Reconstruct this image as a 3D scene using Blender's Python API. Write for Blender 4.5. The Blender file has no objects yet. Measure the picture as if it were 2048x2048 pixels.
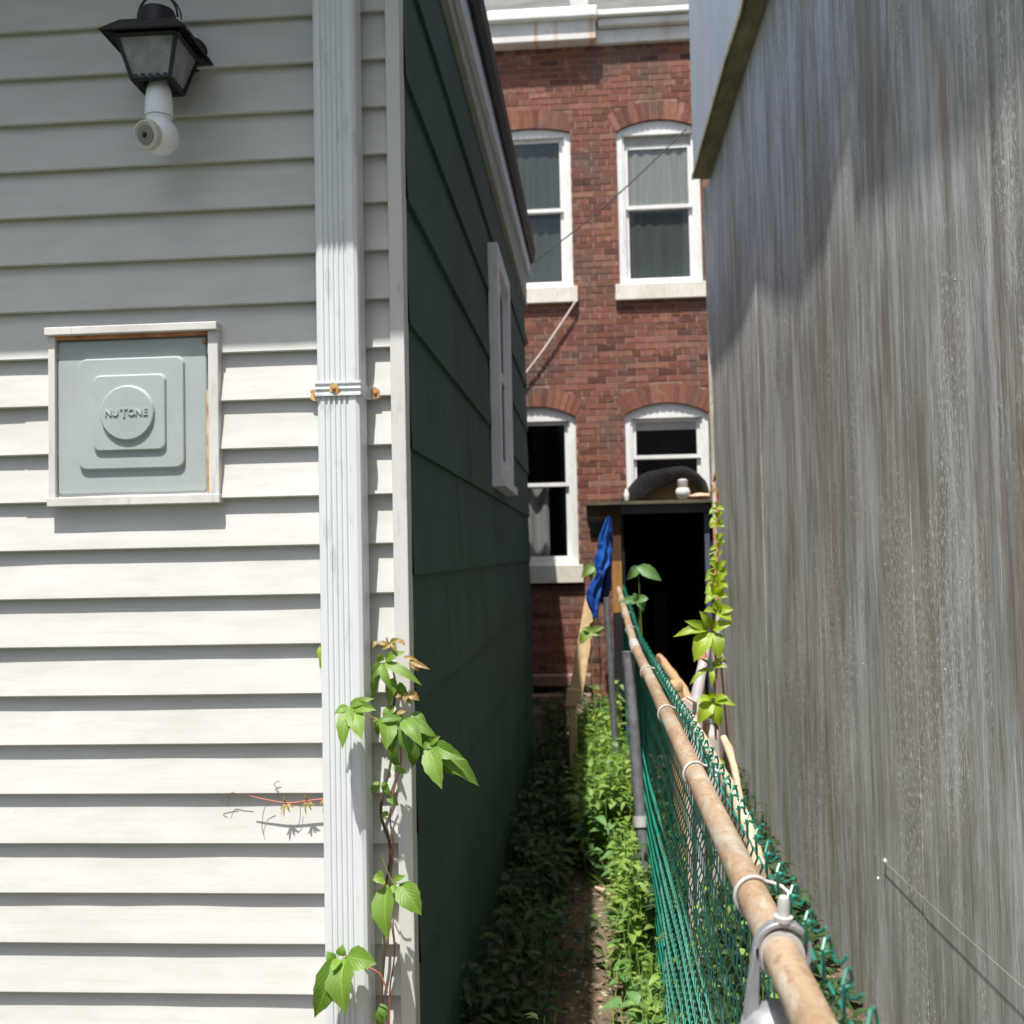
import bpy, bmesh, math, random
from mathutils import Vector, Matrix, noise
random.seed(11)
R = math.radians
sc = bpy.context.scene
H = 1.5                      # eye height above the ground

# ------------------------------------------------------------ camera
FPX, CPX = 2120.0, 1024.0
yaw, pit, rol = R(4.16), R(2.28), R(1.2)
Fv = Vector((-math.sin(yaw)*math.cos(pit), math.cos(yaw)*math.cos(pit), math.sin(pit)))
R0 = Vector((math.cos(yaw), math.sin(yaw), 0)); U0 = R0.cross(Fv)
cr, sr = math.cos(rol), math.sin(rol)
cr_v = R0*cr - U0*sr; cu_v = R0*sr + U0*cr
cam = bpy.data.cameras.new('camera'); co = bpy.data.objects.new('camera', cam)
sc.collection.objects.link(co); sc.camera = co
m = Matrix.Identity(4)
for i in range(3):
    m[i][0] = cr_v[i]; m[i][1] = cu_v[i]; m[i][2] = -Fv[i]
m[2][3] = H
co.matrix_world = m
cam.sensor_width = 36; cam.lens = 36*FPX/2048
cam.clip_start = 0.02; cam.clip_end = 500
cam.dof.use_dof = True; cam.dof.focus_distance = 1.75; cam.dof.aperture_fstop = 8.0
sc.render.resolution_x = sc.render.resolution_y = 1024

# ------------------------------------------------------------ light
SUN = Vector((0.243, 1.0, -2.65)).normalized()
w = bpy.data.worlds.new("World"); sc.world = w; w.use_nodes = True
nt = w.node_tree; bg = nt.nodes['Background']
sky = nt.nodes.new('ShaderNodeTexSky'); sky.sky_type = 'NISHITA'; sky.sun_disc = False
sky.sun_elevation = math.asin(-SUN.z)
sky.sun_rotation = math.atan2(-SUN.x, -SUN.y)
nt.links.new(sky.outputs[0], bg.inputs[0]); bg.inputs[1].default_value = 0.085
sky.dust_density = 3.0; sky.ozone_density = 0.6
sl = bpy.data.lights.new('sun', 'SUN'); sl.energy = 4.25; sl.angle = R(0.55); sl.color = (1, 0.965, 0.91)
so = bpy.data.objects.new('sun', sl); sc.collection.objects.link(so)
so.rotation_euler = SUN.to_track_quat('-Z', 'Y').to_euler()
sc.view_settings.view_transform = 'Standard'; sc.view_settings.look = 'None'
sc.view_settings.exposure = 0.9; sc.view_settings.gamma = 1
sc.cycles.max_bounces = 8

# ------------------------------------------------------------ helpers
def ray(px, py):
    u = px-CPX; v = py-CPX
    a = u*cr - v*sr; b = u*sr + v*cr
    return Fv*FPX + R0*a - U0*b
def PY(px, py, Y):           # point seen at a photo pixel on the plane at depth Y
    d = ray(px, py); q = d*(Y/d.y); return Vector((q.x, q.y, q.z+H))
def PXx(px, py, X):
    d = ray(px, py); q = d*(X/d.x); return Vector((q.x, q.y, q.z+H))
S = 2048/1932                # measured on a 1932 px wide view
V = Vector

class MB:
    def __init__(s): s.v = []; s.f = []; s.t = []; s.uv = None; s.smooth = False; s.tone = 0.5
    def quad(s, *p):
        n = len(s.v); s.v += [V(q) for q in p]; s.f.append(tuple(range(n, n+len(p)))); s.t.append(s.tone); return s
    def box(s, x0, x1, y0, y1, z0, z1, M=None):
        n = len(s.v)
        c = [V((x, y, z)) for z in (z0, z1) for y in (y0, y1) for x in (x0, x1)]
        if M: c = [M @ q for q in c]
        s.v += c
        for f in ((0,2,3,1),(4,5,7,6),(0,1,5,4),(2,6,7,3),(0,4,6,2),(1,3,7,5)):
            s.f.append(tuple(n+i for i in f)); s.t.append(s.tone)
        return s
    def tube(s, pts, r, n=8, cap=True, squash=None):
        pts = [V(p) for p in pts]
        rr = r if isinstance(r, (list, tuple)) else [r]*len(pts)
        base = len(s.v); prev = None
        for i, p in enumerate(pts):
            a = pts[max(i-1, 0)]; b = pts[min(i+1, len(pts)-1)]
            d = (b-a).normalized() if (b-a).length > 1e-9 else V((0,0,1))
            if prev is None:
                u = d.orthogonal().normalized()
                if abs(d.z) < .95: u = d.cross(V((0,0,1))).normalized()
            else:
                u = prev - d*prev.dot(d)
                u = u.normalized() if u.length > 1e-6 else d.orthogonal().normalized()
            prev = u; w_ = d.cross(u)
            for k in range(n):
                t = 2*math.pi*k/n
                s.v.append(p + (u*math.cos(t) + w_*math.sin(t))*rr[i])
        for i in range(len(pts)-1):
            for k in range(n):
                a = base+i*n+k; b = base+i*n+(k+1) % n
                s.f.append((a, b, b+n, a+n)); s.t.append(s.tone)
        if cap:
            s.f.append(tuple(base+k for k in range(n))[::-1]); s.t.append(s.tone)
            e = base+(len(pts)-1)*n
            s.f.append(tuple(e+k for k in range(n))); s.t.append(s.tone)
        return s
    def lathe(s, prof, c, ax=(0,0,1), n=24):      # prof: (radius, height)
        ax = V(ax).normalized(); c = V(c); u = ax.orthogonal().normalized(); w_ = ax.cross(u)
        base = len(s.v)
        for r, h in prof:
            for k in range(n):
                t = 2*math.pi*k/n
                s.v.append(c + ax*h + (u*math.cos(t)+w_*math.sin(t))*r)
        for i in range(len(prof)-1):
            for k in range(n):
                a = base+i*n+k; b = base+i*n+(k+1) % n
                s.f.append((a, b, b+n, a+n)); s.t.append(s.tone)
        s.f.append(tuple(base+k for k in range(n))[::-1]); s.t.append(s.tone)
        e = base+(len(prof)-1)*n
        s.f.append(tuple(e+k for k in range(n))); s.t.append(s.tone)
        return s
    def prism(s, poly, d):                       # poly extruded by vector d
        n = len(s.v); k = len(poly); d = V(d)
        s.v += [V(p) for p in poly] + [V(p)+d for p in poly]
        s.f.append(tuple(range(n, n+k))); s.t.append(s.tone)
        s.f.append(tuple(range(n+k, n+2*k))[::-1]); s.t.append(s.tone)
        for i in range(k):
            j = (i+1) % k
            s.f.append((n+i, n+k+i, n+k+j, n+j)); s.t.append(s.tone)
        return s
    def grid(s, fn, nu, nv):
        n = len(s.v)
        for i in range(nu+1):
            for j in range(nv+1): s.v.append(V(fn(i/nu, j/nv)))
        for i in range(nu):
            for j in range(nv):
                a = n+i*(nv+1)+j
                s.f.append((a, a+nv+1, a+nv+2, a+1)); s.t.append(s.tone)
        return s
    def build(s, name, mt, parent=None, origin=None, smooth=None, bevel=0, recalc=True, label=None):
        if parent is not None: o0 = wloc(parent)
        else: o0 = V(origin) if origin is not None else V((0,0,0))
        me = bpy.data.meshes.new(name)
        me.from_pydata([v-o0 for v in s.v], [], s.f)
        at = me.attributes.new('tone', 'FLOAT', 'FACE'); at.data.foreach_set('value', s.t)
        if s.uv:
            ul = me.uv_layers.new(name='UVMap')
            for l in me.loops: ul.data[l.index].uv = s.uv.get(l.vertex_index, (0, 0))
        if recalc:
            b = bmesh.new(); b.from_mesh(me); bmesh.ops.recalc_face_normals(b, faces=b.faces); b.to_mesh(me); b.free()
        if smooth or (smooth is None and s.smooth):
            me.polygons.foreach_set('use_smooth', [True]*len(me.polygons))
            try: me.set_sharp_from_angle(angle=R(40))
            except Exception: pass
        me.materials.append(mt)
        o = bpy.data.objects.new(name, me); sc.collection.objects.link(o)
        if parent is not None: o.parent = parent
        else: o.location = o0
        if bevel:
            md = o.modifiers.new('bevel', 'BEVEL'); md.width = bevel; md.segments = 2; md.limit_method = 'ANGLE'; md.angle_limit = R(50)
        if label: o['label'] = label
        return o

def wloc(o):
    p = V(o.location)
    while o.parent: o = o.parent; p += V(o.location)
    return p
def thing(name, label, cat, loc, group=None):
    o = bpy.data.objects.new(name, None); sc.collection.objects.link(o); o.location = loc
    o.empty_display_size = .1
    o['label'] = label; o['category'] = cat
    if group: o['group'] = group
    return o
def tag(o, label, cat, group=None, kind=None):
    o['label'] = label; o['category'] = cat
    if group: o['group'] = group
    if kind: o['kind'] = kind
    return o

# ------------------------------------------------------------ materials
class NB:
    def __init__(s, name):
        s.m = bpy.data.materials.new(name); s.m.use_nodes = True; s.t = s.m.node_tree
        s.b = s.t.nodes['Principled BSDF']; s.tc = s.t.nodes.new('ShaderNodeTexCoord')
    def n(s, typ, **k):
        x = s.t.nodes.new(typ)
        for a, b in k.items(): setattr(x, a, b)
        return x
    def l(s, a, b): s.t.links.new(a, b)
    def noise(s, scale=5, detail=4, rough=.6, vec=(1,1,1), dist=0, loc=(0,0,0)):
        mp = s.n('ShaderNodeMapping'); mp.inputs['Scale'].default_value = vec; mp.inputs['Location'].default_value = loc
        s.l(s.tc.outputs['Object'], mp.inputs[0])
        x = s.n('ShaderNodeTexNoise'); x.inputs['Scale'].default_value = scale; x.inputs['Detail'].default_value = detail
        x.inputs['Roughness'].default_value = rough; x.inputs['Distortion'].default_value = dist
        s.l(mp.outputs[0], x.inputs['Vector']); return x.outputs['Fac']
    def ramp(s, fac, stops):
        r = s.n('ShaderNodeValToRGB'); e = r.color_ramp.elements
        while len(e) > 1: e.remove(e[-1])
        e[0].position = stops[0][0]; e[0].color = c4(stops[0][1])
        for p, c in stops[1:]:
            q = e.new(p); q.color = c4(c)
        s.l(fac, r.inputs[0]); return r.outputs[0]
    def mix(s, fac, a, b, mode='MIX'):
        x = s.n('ShaderNodeMix', data_type='RGBA', blend_type=mode)
        for i, q in ((0, fac), (6, a), (7, b)):
            if hasattr(q, 'is_output'): s.l(q, x.inputs[i])
            elif i == 0: x.inputs[0].default_value = q
            else: x.inputs[i].default_value = c4(q)
        return x.outputs[2]
    def math(s, op, a, b=0.5):
        x = s.n('ShaderNodeMath', operation=op)
        for i, q in ((0, a), (1, b)):
            if hasattr(q, 'is_output'): s.l(q, x.inputs[i])
            else: x.inputs[i].default_value = q
        return x.outputs[0]
    def bump(s, h, strength=.3, dist=.01):
        x = s.n('ShaderNodeBump'); x.inputs['Strength'].default_value = strength; x.inputs['Distance'].default_value = dist
        s.l(h, x.inputs['Height']); s.l(x.outputs[0], s.b.inputs['Normal'])
    def col(s, c):
        if hasattr(c, 'is_output'): s.l(c, s.b.inputs['Base Color'])
        else: s.b.inputs['Base Color'].default_value = c4(c)
    def set(s, rough=.6, metal=0, spec=.4):
        s.b.inputs['Roughness'].default_value = rough; s.b.inputs['Metallic'].default_value = metal
        s.b.inputs['Specular IOR Level'].default_value = spec; return s.m
def c4(c):
    if isinstance(c, (int, float)): return (c, c, c, 1)
    return tuple(c)+(1,) if len(c) == 3 else tuple(c)
def simple(name, c, c2=None, scale=20, rough=.6, metal=0, bump=.15, bd=.002, vec=(1,1,1), spec=.4, lo=.35, hi=.65):
    b = NB(name)
    if c2 is None: c2 = tuple(x*.8 for x in c)
    f = b.noise(scale, 5, .65, vec)
    b.col(b.ramp(f, [(lo, c2), (hi, c)]))
    if bump: b.bump(b.noise(scale*2.5, 4, .6, vec), bump, bd)
    return b.set(rough, metal, spec)

def m_siding():
    b = NB('white_vinyl')
    f = b.noise(3, 5, .6, (1, 1, 3)); g = b.noise(28, 4, .6, (.25, 1, 1.3)); k = b.noise(90, 2, .5)
    c = b.ramp(f, [(.3, (.50, .495, .465)), (.7, (.575, .575, .56))])
    c = b.mix(b.ramp(g, [(.36, .35), (.5, 0)]), c, (.46, .46, .42))
    c = b.mix(b.ramp(k, [(.20, .5), (.25, 0)]), c, (.30, .29, .25))
    b.col(c)
    b.bump(b.noise(60, 3, .6, (.06, 1, 1)), .22, .002)
    return b.set(.55, 0, .35)
def m_trim(name, a, d, rough=.5):
    b = NB(name)
    f = b.noise(6, 5, .65, (1, 1, .5)); g = b.noise(40, 4, .6, (1, 1, .2))
    c = b.ramp(f, [(.3, d), (.65, a)])
    c = b.mix(b.ramp(g, [(.3, .5), (.42, 0)]), c, tuple(x*.6 for x in d))
    b.col(c); b.bump(g, .08, .002); return b.set(rough)
def m_green():
    b = NB('green_shingle')
    f = b.noise(2.2, 5, .6, (1, 1, .7)); g = b.noise(60, 3, .6, (1, 1, .03))
    c = b.ramp(f, [(.3, (.031, .072, .060)), (.7, (.050, .110, .093))])
    c = b.mix(b.ramp(g, [(.4, .3), (.6, 0)]), c, (.020, .042, .036))
    b.col(c); b.bump(g, .35, .004); return b.set(.68, 0, .25)
def m_greywall():
    b = NB('weathered_grey_board')
    big = b.noise(1.7, 6, .7, (1, 1, .38), .7); mid = b.noise(9, 6, .7, (1, 1, .11), .35)
    st = b.noise(22, 5, .72, (1, 1, .09), .3); fine = b.noise(85, 4, .7, (1, 1, .07), .1)
    spk = b.noise(120, 4, .7, (1, 1, .45)); patch = b.noise(3.5, 5, .65, (1, 1, .35), .5, (5, 5, 5))
    c = b.ramp(big, [(.31, (.36, .33, .28)), (.45, (.54, .52, .48)), (.55, (.67, .665, .65)), (.70, (.80, .80, .795))])
    c = b.mix(b.ramp(mid, [(.34, .7), (.47, .2), (.58, 0)]), c, (.25, .225, .19))
    c = b.mix(b.ramp(mid, [(.54, 0), (.68, .6)]), c, (.72, .72, .715))
    c = b.mix(b.ramp(st, [(.50, 0), (.62, .7)]), c, (.86, .85, .83))
    c = b.mix(b.ramp(st, [(.34, .6), (.45, 0)]), c, (.22, .20, .17))
    c = b.mix(b.ramp(fine, [(.32, .45), (.45, 0)]), c, (.25, .23, .20))
    c = b.mix(b.ramp(fine, [(.56, 0), (.68, .5)]), c, (.84, .835, .82))
    c = b.mix(b.ramp(b.noise(4.5, 5, .65, (1, 1, .12), .4, (3, 7, 1)), [(.54, 0), (.64, .65)]), c, (.36, .27, .20))
    c = b.mix(b.ramp(b.noise(2.6, 5, .65, (1, 1, .25), .4, (9, 2, 4)), [(.50, 0), (.66, .55)]), c, (.34, .31, .22))
    c = b.mix(b.ramp(b.noise(4, 4, .6, (1, 1, .14), .2, (1, 5, 8)), [(.60, 0), (.72, .4)]), c, (.42, .48, .56))
    f2 = b.math('MULTIPLY', b.ramp(spk, [(.53, 0), (.60, 1)]), b.ramp(patch, [(.45, 0), (.58, .85)]))
    c = b.mix(f2, c, (.88, .87, .84))
    b.col(c)
    h = b.math('ADD', b.math('MULTIPLY', st, 1.0), b.math('ADD', b.math('MULTIPLY', fine, .5), b.math('MULTIPLY', b.math('ADD', mid, f2), .35)))
    b.bump(h, .38, .010)
    return b.set(.72, 0, .4)
def m_brick():
    b = NB('brick')
    at = b.n('ShaderNodeAttribute', attribute_name='tone'); t = at.outputs['Fac']
    c = b.ramp(t, [(0, (.075, .036, .028)), (.3, (.15, .058, .042)), (.65, (.24, .092, .060)), (1, (.30, .145, .10))])
    c = b.mix(b.ramp(b.noise(30, 5, .7), [(.35, .5), (.6, 0)]), c, (.085, .045, .036))
    c = b.mix(b.ramp(b.noise(1.6, 5, .65, (1, 1, .8), .3), [(.50, 0), (.60, .7)]), c, (.11, .085, .07))
    c = b.mix(b.ramp(b.noise(5.5, 6, .75, (1, 1, 1), .5, (2, 1, 3)), [(.60, 0), (.70, .55)]), c, (.40, .29, .23))
    b.col(c); b.bump(b.noise(60, 5, .7), .5, .006); return b.set(.9, 0, .2)
def m_leaf(name, a, d, tip=None, trans=.35, rough=.42):
    b = NB(name)
    at = b.n('ShaderNodeAttribute', attribute_name='tone')
    c = b.ramp(at.outputs['Fac'], [(0, d), (1, a)])
    uv = b.n('ShaderNodeUVMap'); sx = b.n('ShaderNodeSeparateXYZ'); b.l(uv.outputs[0], sx.inputs[0])
    u = b.math('ABSOLUTE', sx.outputs[0])
    c = b.mix(b.ramp(u, [(.03, .4), (.08, 0)]), c, tuple(min(1, x*1.5+.01) for x in a))
    vn = b.math('SINE', b.math('MULTIPLY', b.math('SUBTRACT', sx.outputs[1], b.math('MULTIPLY', u, .45)), 44))
    c = b.mix(b.ramp(vn, [(.8, 0), (1, .14)]), c, tuple(min(1, x*1.35+.01) for x in a))
    b.col(c)
    b.bump(vn, .18, .001)
    b.set(rough, 0, .5)
    tr = b.n('ShaderNodeBsdfTranslucent')
    cc = b.mix(1.0, c, (1.3, 1.35, .55), 'MULTIPLY'); b.l(cc, tr.inputs[0])
    mx = b.n('ShaderNodeMixShader'); mx.inputs[0].default_value = trans
    b.l(b.b.outputs[0], mx.inputs[1]); b.l(tr.outputs[0], mx.inputs[2])
    b.l(mx.outputs[0], b.t.nodes['Material Output'].inputs[0])
    return b.m
def m_soil():
    b = NB('soil')
    f = b.noise(3, 6, .7); g = b.noise(30, 6, .75); k = b.noise(110, 3, .6)
    c = b.ramp(f, [(.3, (.10, .07, .048)), (.7, (.26, .195, .14))])
    c = b.mix(b.ramp(g, [(.35, .7), (.55, 0)]), c, (.045, .032, .022))
    c = b.mix(b.ramp(k, [(.62, 0), (.7, .8)]), c, (.36, .30, .23))
    b.col(c); b.bump(b.math('ADD', g, b.math('MULTIPLY', k, .4)), .8, .02); return b.set(.95, 0, .15)
def m_glass():
    b = NB('window_glass')
    b.set(.06, 0, .5)
    tr = b.n('ShaderNodeBsdfTransparent'); gl = b.n('ShaderNodeBsdfGlossy'); gl.inputs['Roughness'].default_value = .04
    tr.inputs[0].default_value = (.80, .83, .80, 1)
    fr = b.n('ShaderNodeLayerWeight'); fr.inputs[0].default_value = .3
    mx = b.n('ShaderNodeMixShader')
    b.l(b.math('ADD', b.math('MULTIPLY', fr.outputs[1], .25), .05), mx.inputs[0]); b.l(tr.outputs[0], mx.inputs[1]); b.l(gl.outputs[0], mx.inputs[2])
    b.l(mx.outputs[0], b.t.nodes['Material Output'].inputs[0]); return b.m
def m_rail():
    b = NB('rusted_rail')
    f = b.noise(9, 6, .7, (1, .35, 1)); g = b.noise(70, 5, .7); k = b.noise(16, 4, .6, (1, .3, 1), .4, (4, 2, 1))
    c = b.ramp(f, [(.3, (.22, .14, .085)), (.5, (.32, .225, .145)), (.68, (.39, .30, .21))])
    c = b.mix(b.ramp(k, [(.52, 0), (.66, .7)]), c, (.36, .36, .30))
    c = b.mix(b.ramp(g, [(.34, .7), (.48, 0)]), c, (.20, .10, .05))
    c = b.mix(b.ramp(b.noise(38, 5, .75, (1, .25, 1), .3, (7, 1, 2)), [(.56, 0), (.64, .6)]), c, (.46, .42, .34))
    b.col(c); b.bump(g, .45, .002); return b.set(.62, .05, .35)
def m_cornice():
    b = NB('stained_white_paint')
    f = b.noise(4, 5, .6); st = b.noise(5.5, 4, .6, (1, 1, .06), .1)
    c = b.ramp(f, [(.3, (.58, .57, .54)), (.7, (.74, .73, .71))])
    sx = b.n('ShaderNodeSeparateXYZ'); b.l(b.tc.outputs['Object'], sx.inputs[0])
    wob = b.math('ADD', b.math('ADD', sx.outputs[0], 1.5), b.math('MULTIPLY', b.noise(9, 3), .03))
    xx = b.math('DIVIDE', wob, 3.0)
    X = lambda v: (v+1.5+.015)/3.0
    c = b.mix(b.ramp(st, [(.62, 0), (.72, .35)]), c, (.50, .40, .30))
    stops = [(0, 0)]
    for p, wd, a_ in ((-.735, .018, .85), (-.53, .02, .45), (-.155, .03, .7), (.62, .05, .3)):
        stops += [(X(p-wd*1.6), 0), (X(p), a_), (X(p+wd*1.6), 0)]
    c = b.mix(b.ramp(xx, stops), c, (.50, .27, .13))
    c = b.mix(b.ramp(b.noise(14, 5, .7, (1, 1, .6)), [(.62, 0), (.72, .7)]), c, (.28, .22, .17))
    b.col(c); return b.set(.6)
def m_fabric(name, c, c2, scale=8):
    b = NB(name); f = b.noise(scale, 5, .6, (1, 1, .6), .4)
    b.col(b.ramp(f, [(.35, c2), (.65, c)])); b.bump(f, .6, .02); return b.set(.55, 0, .35)
def m_rustpaint():
    b = NB('pale_enamel')
    f = b.noise(7, 5, .6); st = b.noise(9, 4, .6, (1, 1, .25), .4, (2, 4, 1)); k = b.noise(45, 5, .7)
    c = b.ramp(f, [(.3, (.32, .365, .36)), (.7, (.38, .425, .42))])
    c = b.mix(b.ramp(st, [(.56, 0), (.70, .4)]), c, (.46, .36, .26))
    c = b.mix(b.ramp(k, [(.68, 0), (.74, .7)]), c, (.33, .19, .10))
    b.col(c); b.bump(f, .1, .004); return b.set(.5, .0, .35)

M_SID = m_siding()
M_CORN = m_trim('corner_vinyl', (.62, .62, .60), (.54, .54, .51))
M_SPOUT = m_trim('painted_aluminium', (.66, .69, .70), (.60, .63, .64), .4)
M_GREEN = m_green()
M_FASC = m_trim('lilac_white_fascia', (.74, .75, .84), (.62, .62, .69))
M_GUTT = simple('dark_brown_metal', (.030, .018, .016), (.016, .010, .010), 8, .6)
M_SOFF = simple('soffit_paint', (.42, .42, .38), None, 8, .7)
M_WALLG = m_greywall()
M_CLAD = m_trim('pale_blue_cladding', (.50, .56, .61), (.42, .475, .53), .55)
M_OLIVE = simple('olive_board', (.46, .39, .22), (.26, .21, .11), 14, .8, 0, .3, .004, (1, .3, 1))
M_BRICK = m_brick()
M_MORT = simple('mortar', (.32, .20, .15), (.20, .12, .09), 12, .95, 0, .5, .004)
M_WFR = m_trim('window_paint', (.78, .78, .77), (.66, .66, .63))
M_SILL = m_trim('stone_sill', (.70, .68, .60), (.56, .52, .44), .7)
M_GLASS = m_glass()
M_DARK = simple('dark_interior', (.012, .014, .015), (.006, .007, .008), 3, .8, 0, 0)  # near-black base colour stands in for unlit rooms and shed
M_BLIND = simple('grey_curtain', (.36, .36, .35), (.27, .27, .265), 5, .8, 0, .4, .02, (8, 1, .3))
M_BLINDD = simple('teal_grey_backing', (.085, .10, .098), (.055, .066, .064), 5, .8, 0, .4, .02, (8, 1, .3))
M_CORNICE = m_cornice()
M_ROOF = simple('grey_roofing', (.15, .155, .145), (.09, .095, .09), 7, .85, 0, .3, .01, (.3, 1, 1))
M_ROOFL = simple('pale_roof_coating', (.30, .31, .30), (.22, .23, .22), 5, .7)
M_SOIL = m_soil()
M_RAIL = m_rail()
M_GALV = simple('galvanised_steel', (.42, .42, .44), (.30, .30, .32), 30, .45, .55, .15, .001)
M_GALVL = simple('pale_galvanised', (.60, .58, .56), (.48, .46, .44), 30, .45, .3, .1, .001)
M_POST = simple('dull_grey_steel', (.20, .20, .215), (.12, .12, .13), 25, .55, .3, .2, .001)
M_MESH = simple('green_vinyl_wire', (.018, .23, .16), (.009, .12, .085), 14, .38, 0, 0, spec=.5)
M_BLACK = simple('black_paint', (.018, .019, .026), (.010, .010, .014), 20, .45, 0, .2, .001)
M_LGLASS = None
M_WPLAS = simple('white_plastic', (.80, .82, .86), (.74, .76, .80), 6, .35, 0, 0)
M_CREAM = simple('cream_plastic', (.56, .55, .48), (.48, .47, .40), 6, .4, 0, 0)
M_LENS = simple('lens_black', (.004, .004, .004), None, 6, .15, 0, 0)
M_GREYRING = simple('grey_plastic', (.22, .22, .19), None, 6, .5, 0, 0)
M_ENAM = m_rustpaint()
M_ALU = m_trim('vent_frame_aluminium', (.66, .65, .63), (.52, .50, .47), .45)
M_RUST = simple('rust', (.62, .27, .12), (.28, .11, .05), 25, .85, 0, .4, .002)
M_RUSTL = simple('rust_stain', (.66, .47, .22), (.38, .20, .07), 30, .85, 0, .2, .001)
M_WOODY = simple('yellow_stake_wood', (.42, .30, .16), (.28, .19, .09), 9, .8, 0, .3, .003, (4, 4, .3))
M_WOODB = simple('brown_post_wood', (.10, .045, .022), (.055, .025, .013), 9, .8, 0, .3, .003, (4, 4, .3))
M_WOODLIT = simple('sunlit_orange_wood', (.38, .19, .06), (.26, .12, .035), 9, .8, 0, .3, .003, (4, 4, .3))
M_WOODD = simple('olive_plank', (.13, .115, .07), (.07, .06, .04), 9, .8, 0, .3, .003)
M_STICK = simple('bare_branch', (.55, .43, .30), (.38, .28, .19), 14, .75, 0, .4, .003, (3, 3, .6))
M_TAN = simple('tan_pole', (.46, .31, .17), (.34, .21, .11), 10, .7, 0, .2, .002, (3, 3, .6))
M_PINK = simple('pinkish_plastic', (.62, .50, .46), (.52, .38, .34), 10, .6)
M_BLUE = m_fabric('blue_tarpaulin', (.02, .13, .50), (.006, .035, .22), 14)
M_TARP = m_fabric('black_tarp', (.055, .05, .055), (.025, .023, .027), 5)
M_CARD = simple('brown_cardboard', (.16, .11, .05), (.11, .075, .035), 6, .9)
M_ROCK = simple('brownstone', (.26, .17, .13), (.16, .10, .08), 12, .95, 0, .6, .006)
M_WIRE = simple('black_cable', (.03, .03, .032), None, 6, .5, 0, 0)
M_CABW = simple('white_cable', (.62, .55, .49), (.52, .42, .36), 6, .6, 0, 0)
M_THREAD = simple('pale_thread', (.42, .41, .38), None, 6, .5, 0, 0)
M_BLOB = simple('white_fluff', (.75, .74, .70), None, 40, .9)
M_LEAF = m_leaf('creeper_leaf', (.20, .33, .045), (.06, .15, .018), rough=.5)
M_LEAFY = m_leaf('young_creeper_leaf', (.34, .46, .03), (.17, .29, .02), trans=.42)
M_LEAFR = m_leaf('reddish_shoot', (.40, .26, .10), (.22, .19, .05))
M_STEMR = simple('red_stem', (.42, .13, .08), (.26, .10, .05), 20, .5, 0, 0)
M_STEMG = simple('green_stem', (.20, .26, .06), (.13, .15, .04), 20, .5, 0, 0)
M_STEMB = simple('brown_stem', (.13, .085, .05), (.07, .045, .03), 20, .8, 0, 0)
M_WEED = m_leaf('weed_leaf', (.27, .40, .085), (.09, .18, .03), trans=.38, rough=.5)
M_WEEDSH = m_leaf('shade_darkened_weed_leaf', (.045, .10, .025), (.014, .034, .010), trans=.2, rough=.55)  # weed leaf colour darkened to carry the shade
M_WEEDP = m_leaf('pale_weed_leaf', (.16, .30, .10), (.08, .19, .05), rough=.5)
M_LITTER = simple('dry_leaf', (.26, .17, .10), (.10, .06, .04), 30, .9)
M_GRASS = simple('grass_blade', (.24, .34, .06), (.13, .22, .04), 12, .6, 0, 0)

# ------------------------------------------------------------ ground
g = MB(); g.smooth = True
def gz(x, y):
    return .035*noise.noise(V((x*2.2, y*2.2, 0))) + .012*noise.noise(V((x*9, y*9, 2)))
def gfn(u, v):
    x = -.6+1.6*u; y = .3+11*v
    return (x, y, gz(x, y))
g.grid(gfn, 60, 400)
b_ = 60
x0, x1, y0, y1 = -.6, 1.0, .3, 11.3
for q in (((-b_,-b_),(b_,-b_),(b_,y0),(-b_,y0)), ((-b_,y1),(b_,y1),(b_,b_),(-b_,b_)), ((-b_,y0),(x0,y0),(x0,y1),(-b_,y1)), ((x1,y0),(b_,y0),(b_,y1),(x1,y1))):
    g.quad(*[(a, c, 0) for a, c in q])
o = g.build('ground', M_SOIL, recalc=False); o['kind'] = 'structure'

q = MB(); q.quad((-b_, -b_, .004), (b_, -b_, .004), (b_, -.6, .004), (-b_, -.6, .004)); q.quad((-b_, -.6, .004), (-1.3, -.6, .004), (-1.3, 2.2, .004), (-b_, 2.2, .004))  # unseen dark sheet added behind the camera to cut ground bounce
o = q.build('bounce_absorber', simple('absorber_green', (.035, .06, .018), (.02, .035, .010), 6, .9), recalc=False); o['kind'] = 'structure'

# ------------------------------------------------------------ left house: front siding
YS = 2.4; XC = -.415
house = thing('siding_house', 'low house with white siding in front and dark green shingles along the alley', 'house', (XC, YS, 0))
E_ = .1123; lip = .0185
def course_strip(mb, x0, x1, z0, z1, ybase):     # z0 = butt line, z1 = next butt line
    nseg = max(1, int((x1-x0)/.06))
    def P(x, z, y):
        wv = .0016*noise.noise(V((x*1.7, 0, z0*13.1))) + .0009*noise.noise(V((x*6, 3, z0*5)))
        dz = .0012*noise.noise(V((x*1.1, 9, z0*7)))
        return V((x, y+wv, z+dz))
    prof = [(z0+.004, ybase+.004), (z0, ybase-lip+.0015), (z0+.003, ybase-lip-.001), (z0+.03, ybase-lip*.80), (z0+.5*(z1-z0), ybase-lip*.50), (z1+.006, ybase-.0005)]
    n = len(mb.v); k = len(prof)
    for i in range(nseg+1):
        x = x0+(x1-x0)*i/nseg
        for z, y in prof: mb.v.append(P(x, z, y))
    for i in range(nseg):
        for j in range(k-1):
            a = n+i*k+j
            mb.f.append((a, a+1, a+k+1, a+k)); mb.t.append(.5)
sd = MB(); sd.smooth = True
seam = PY(66*S, 960*S, YS).x
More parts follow.
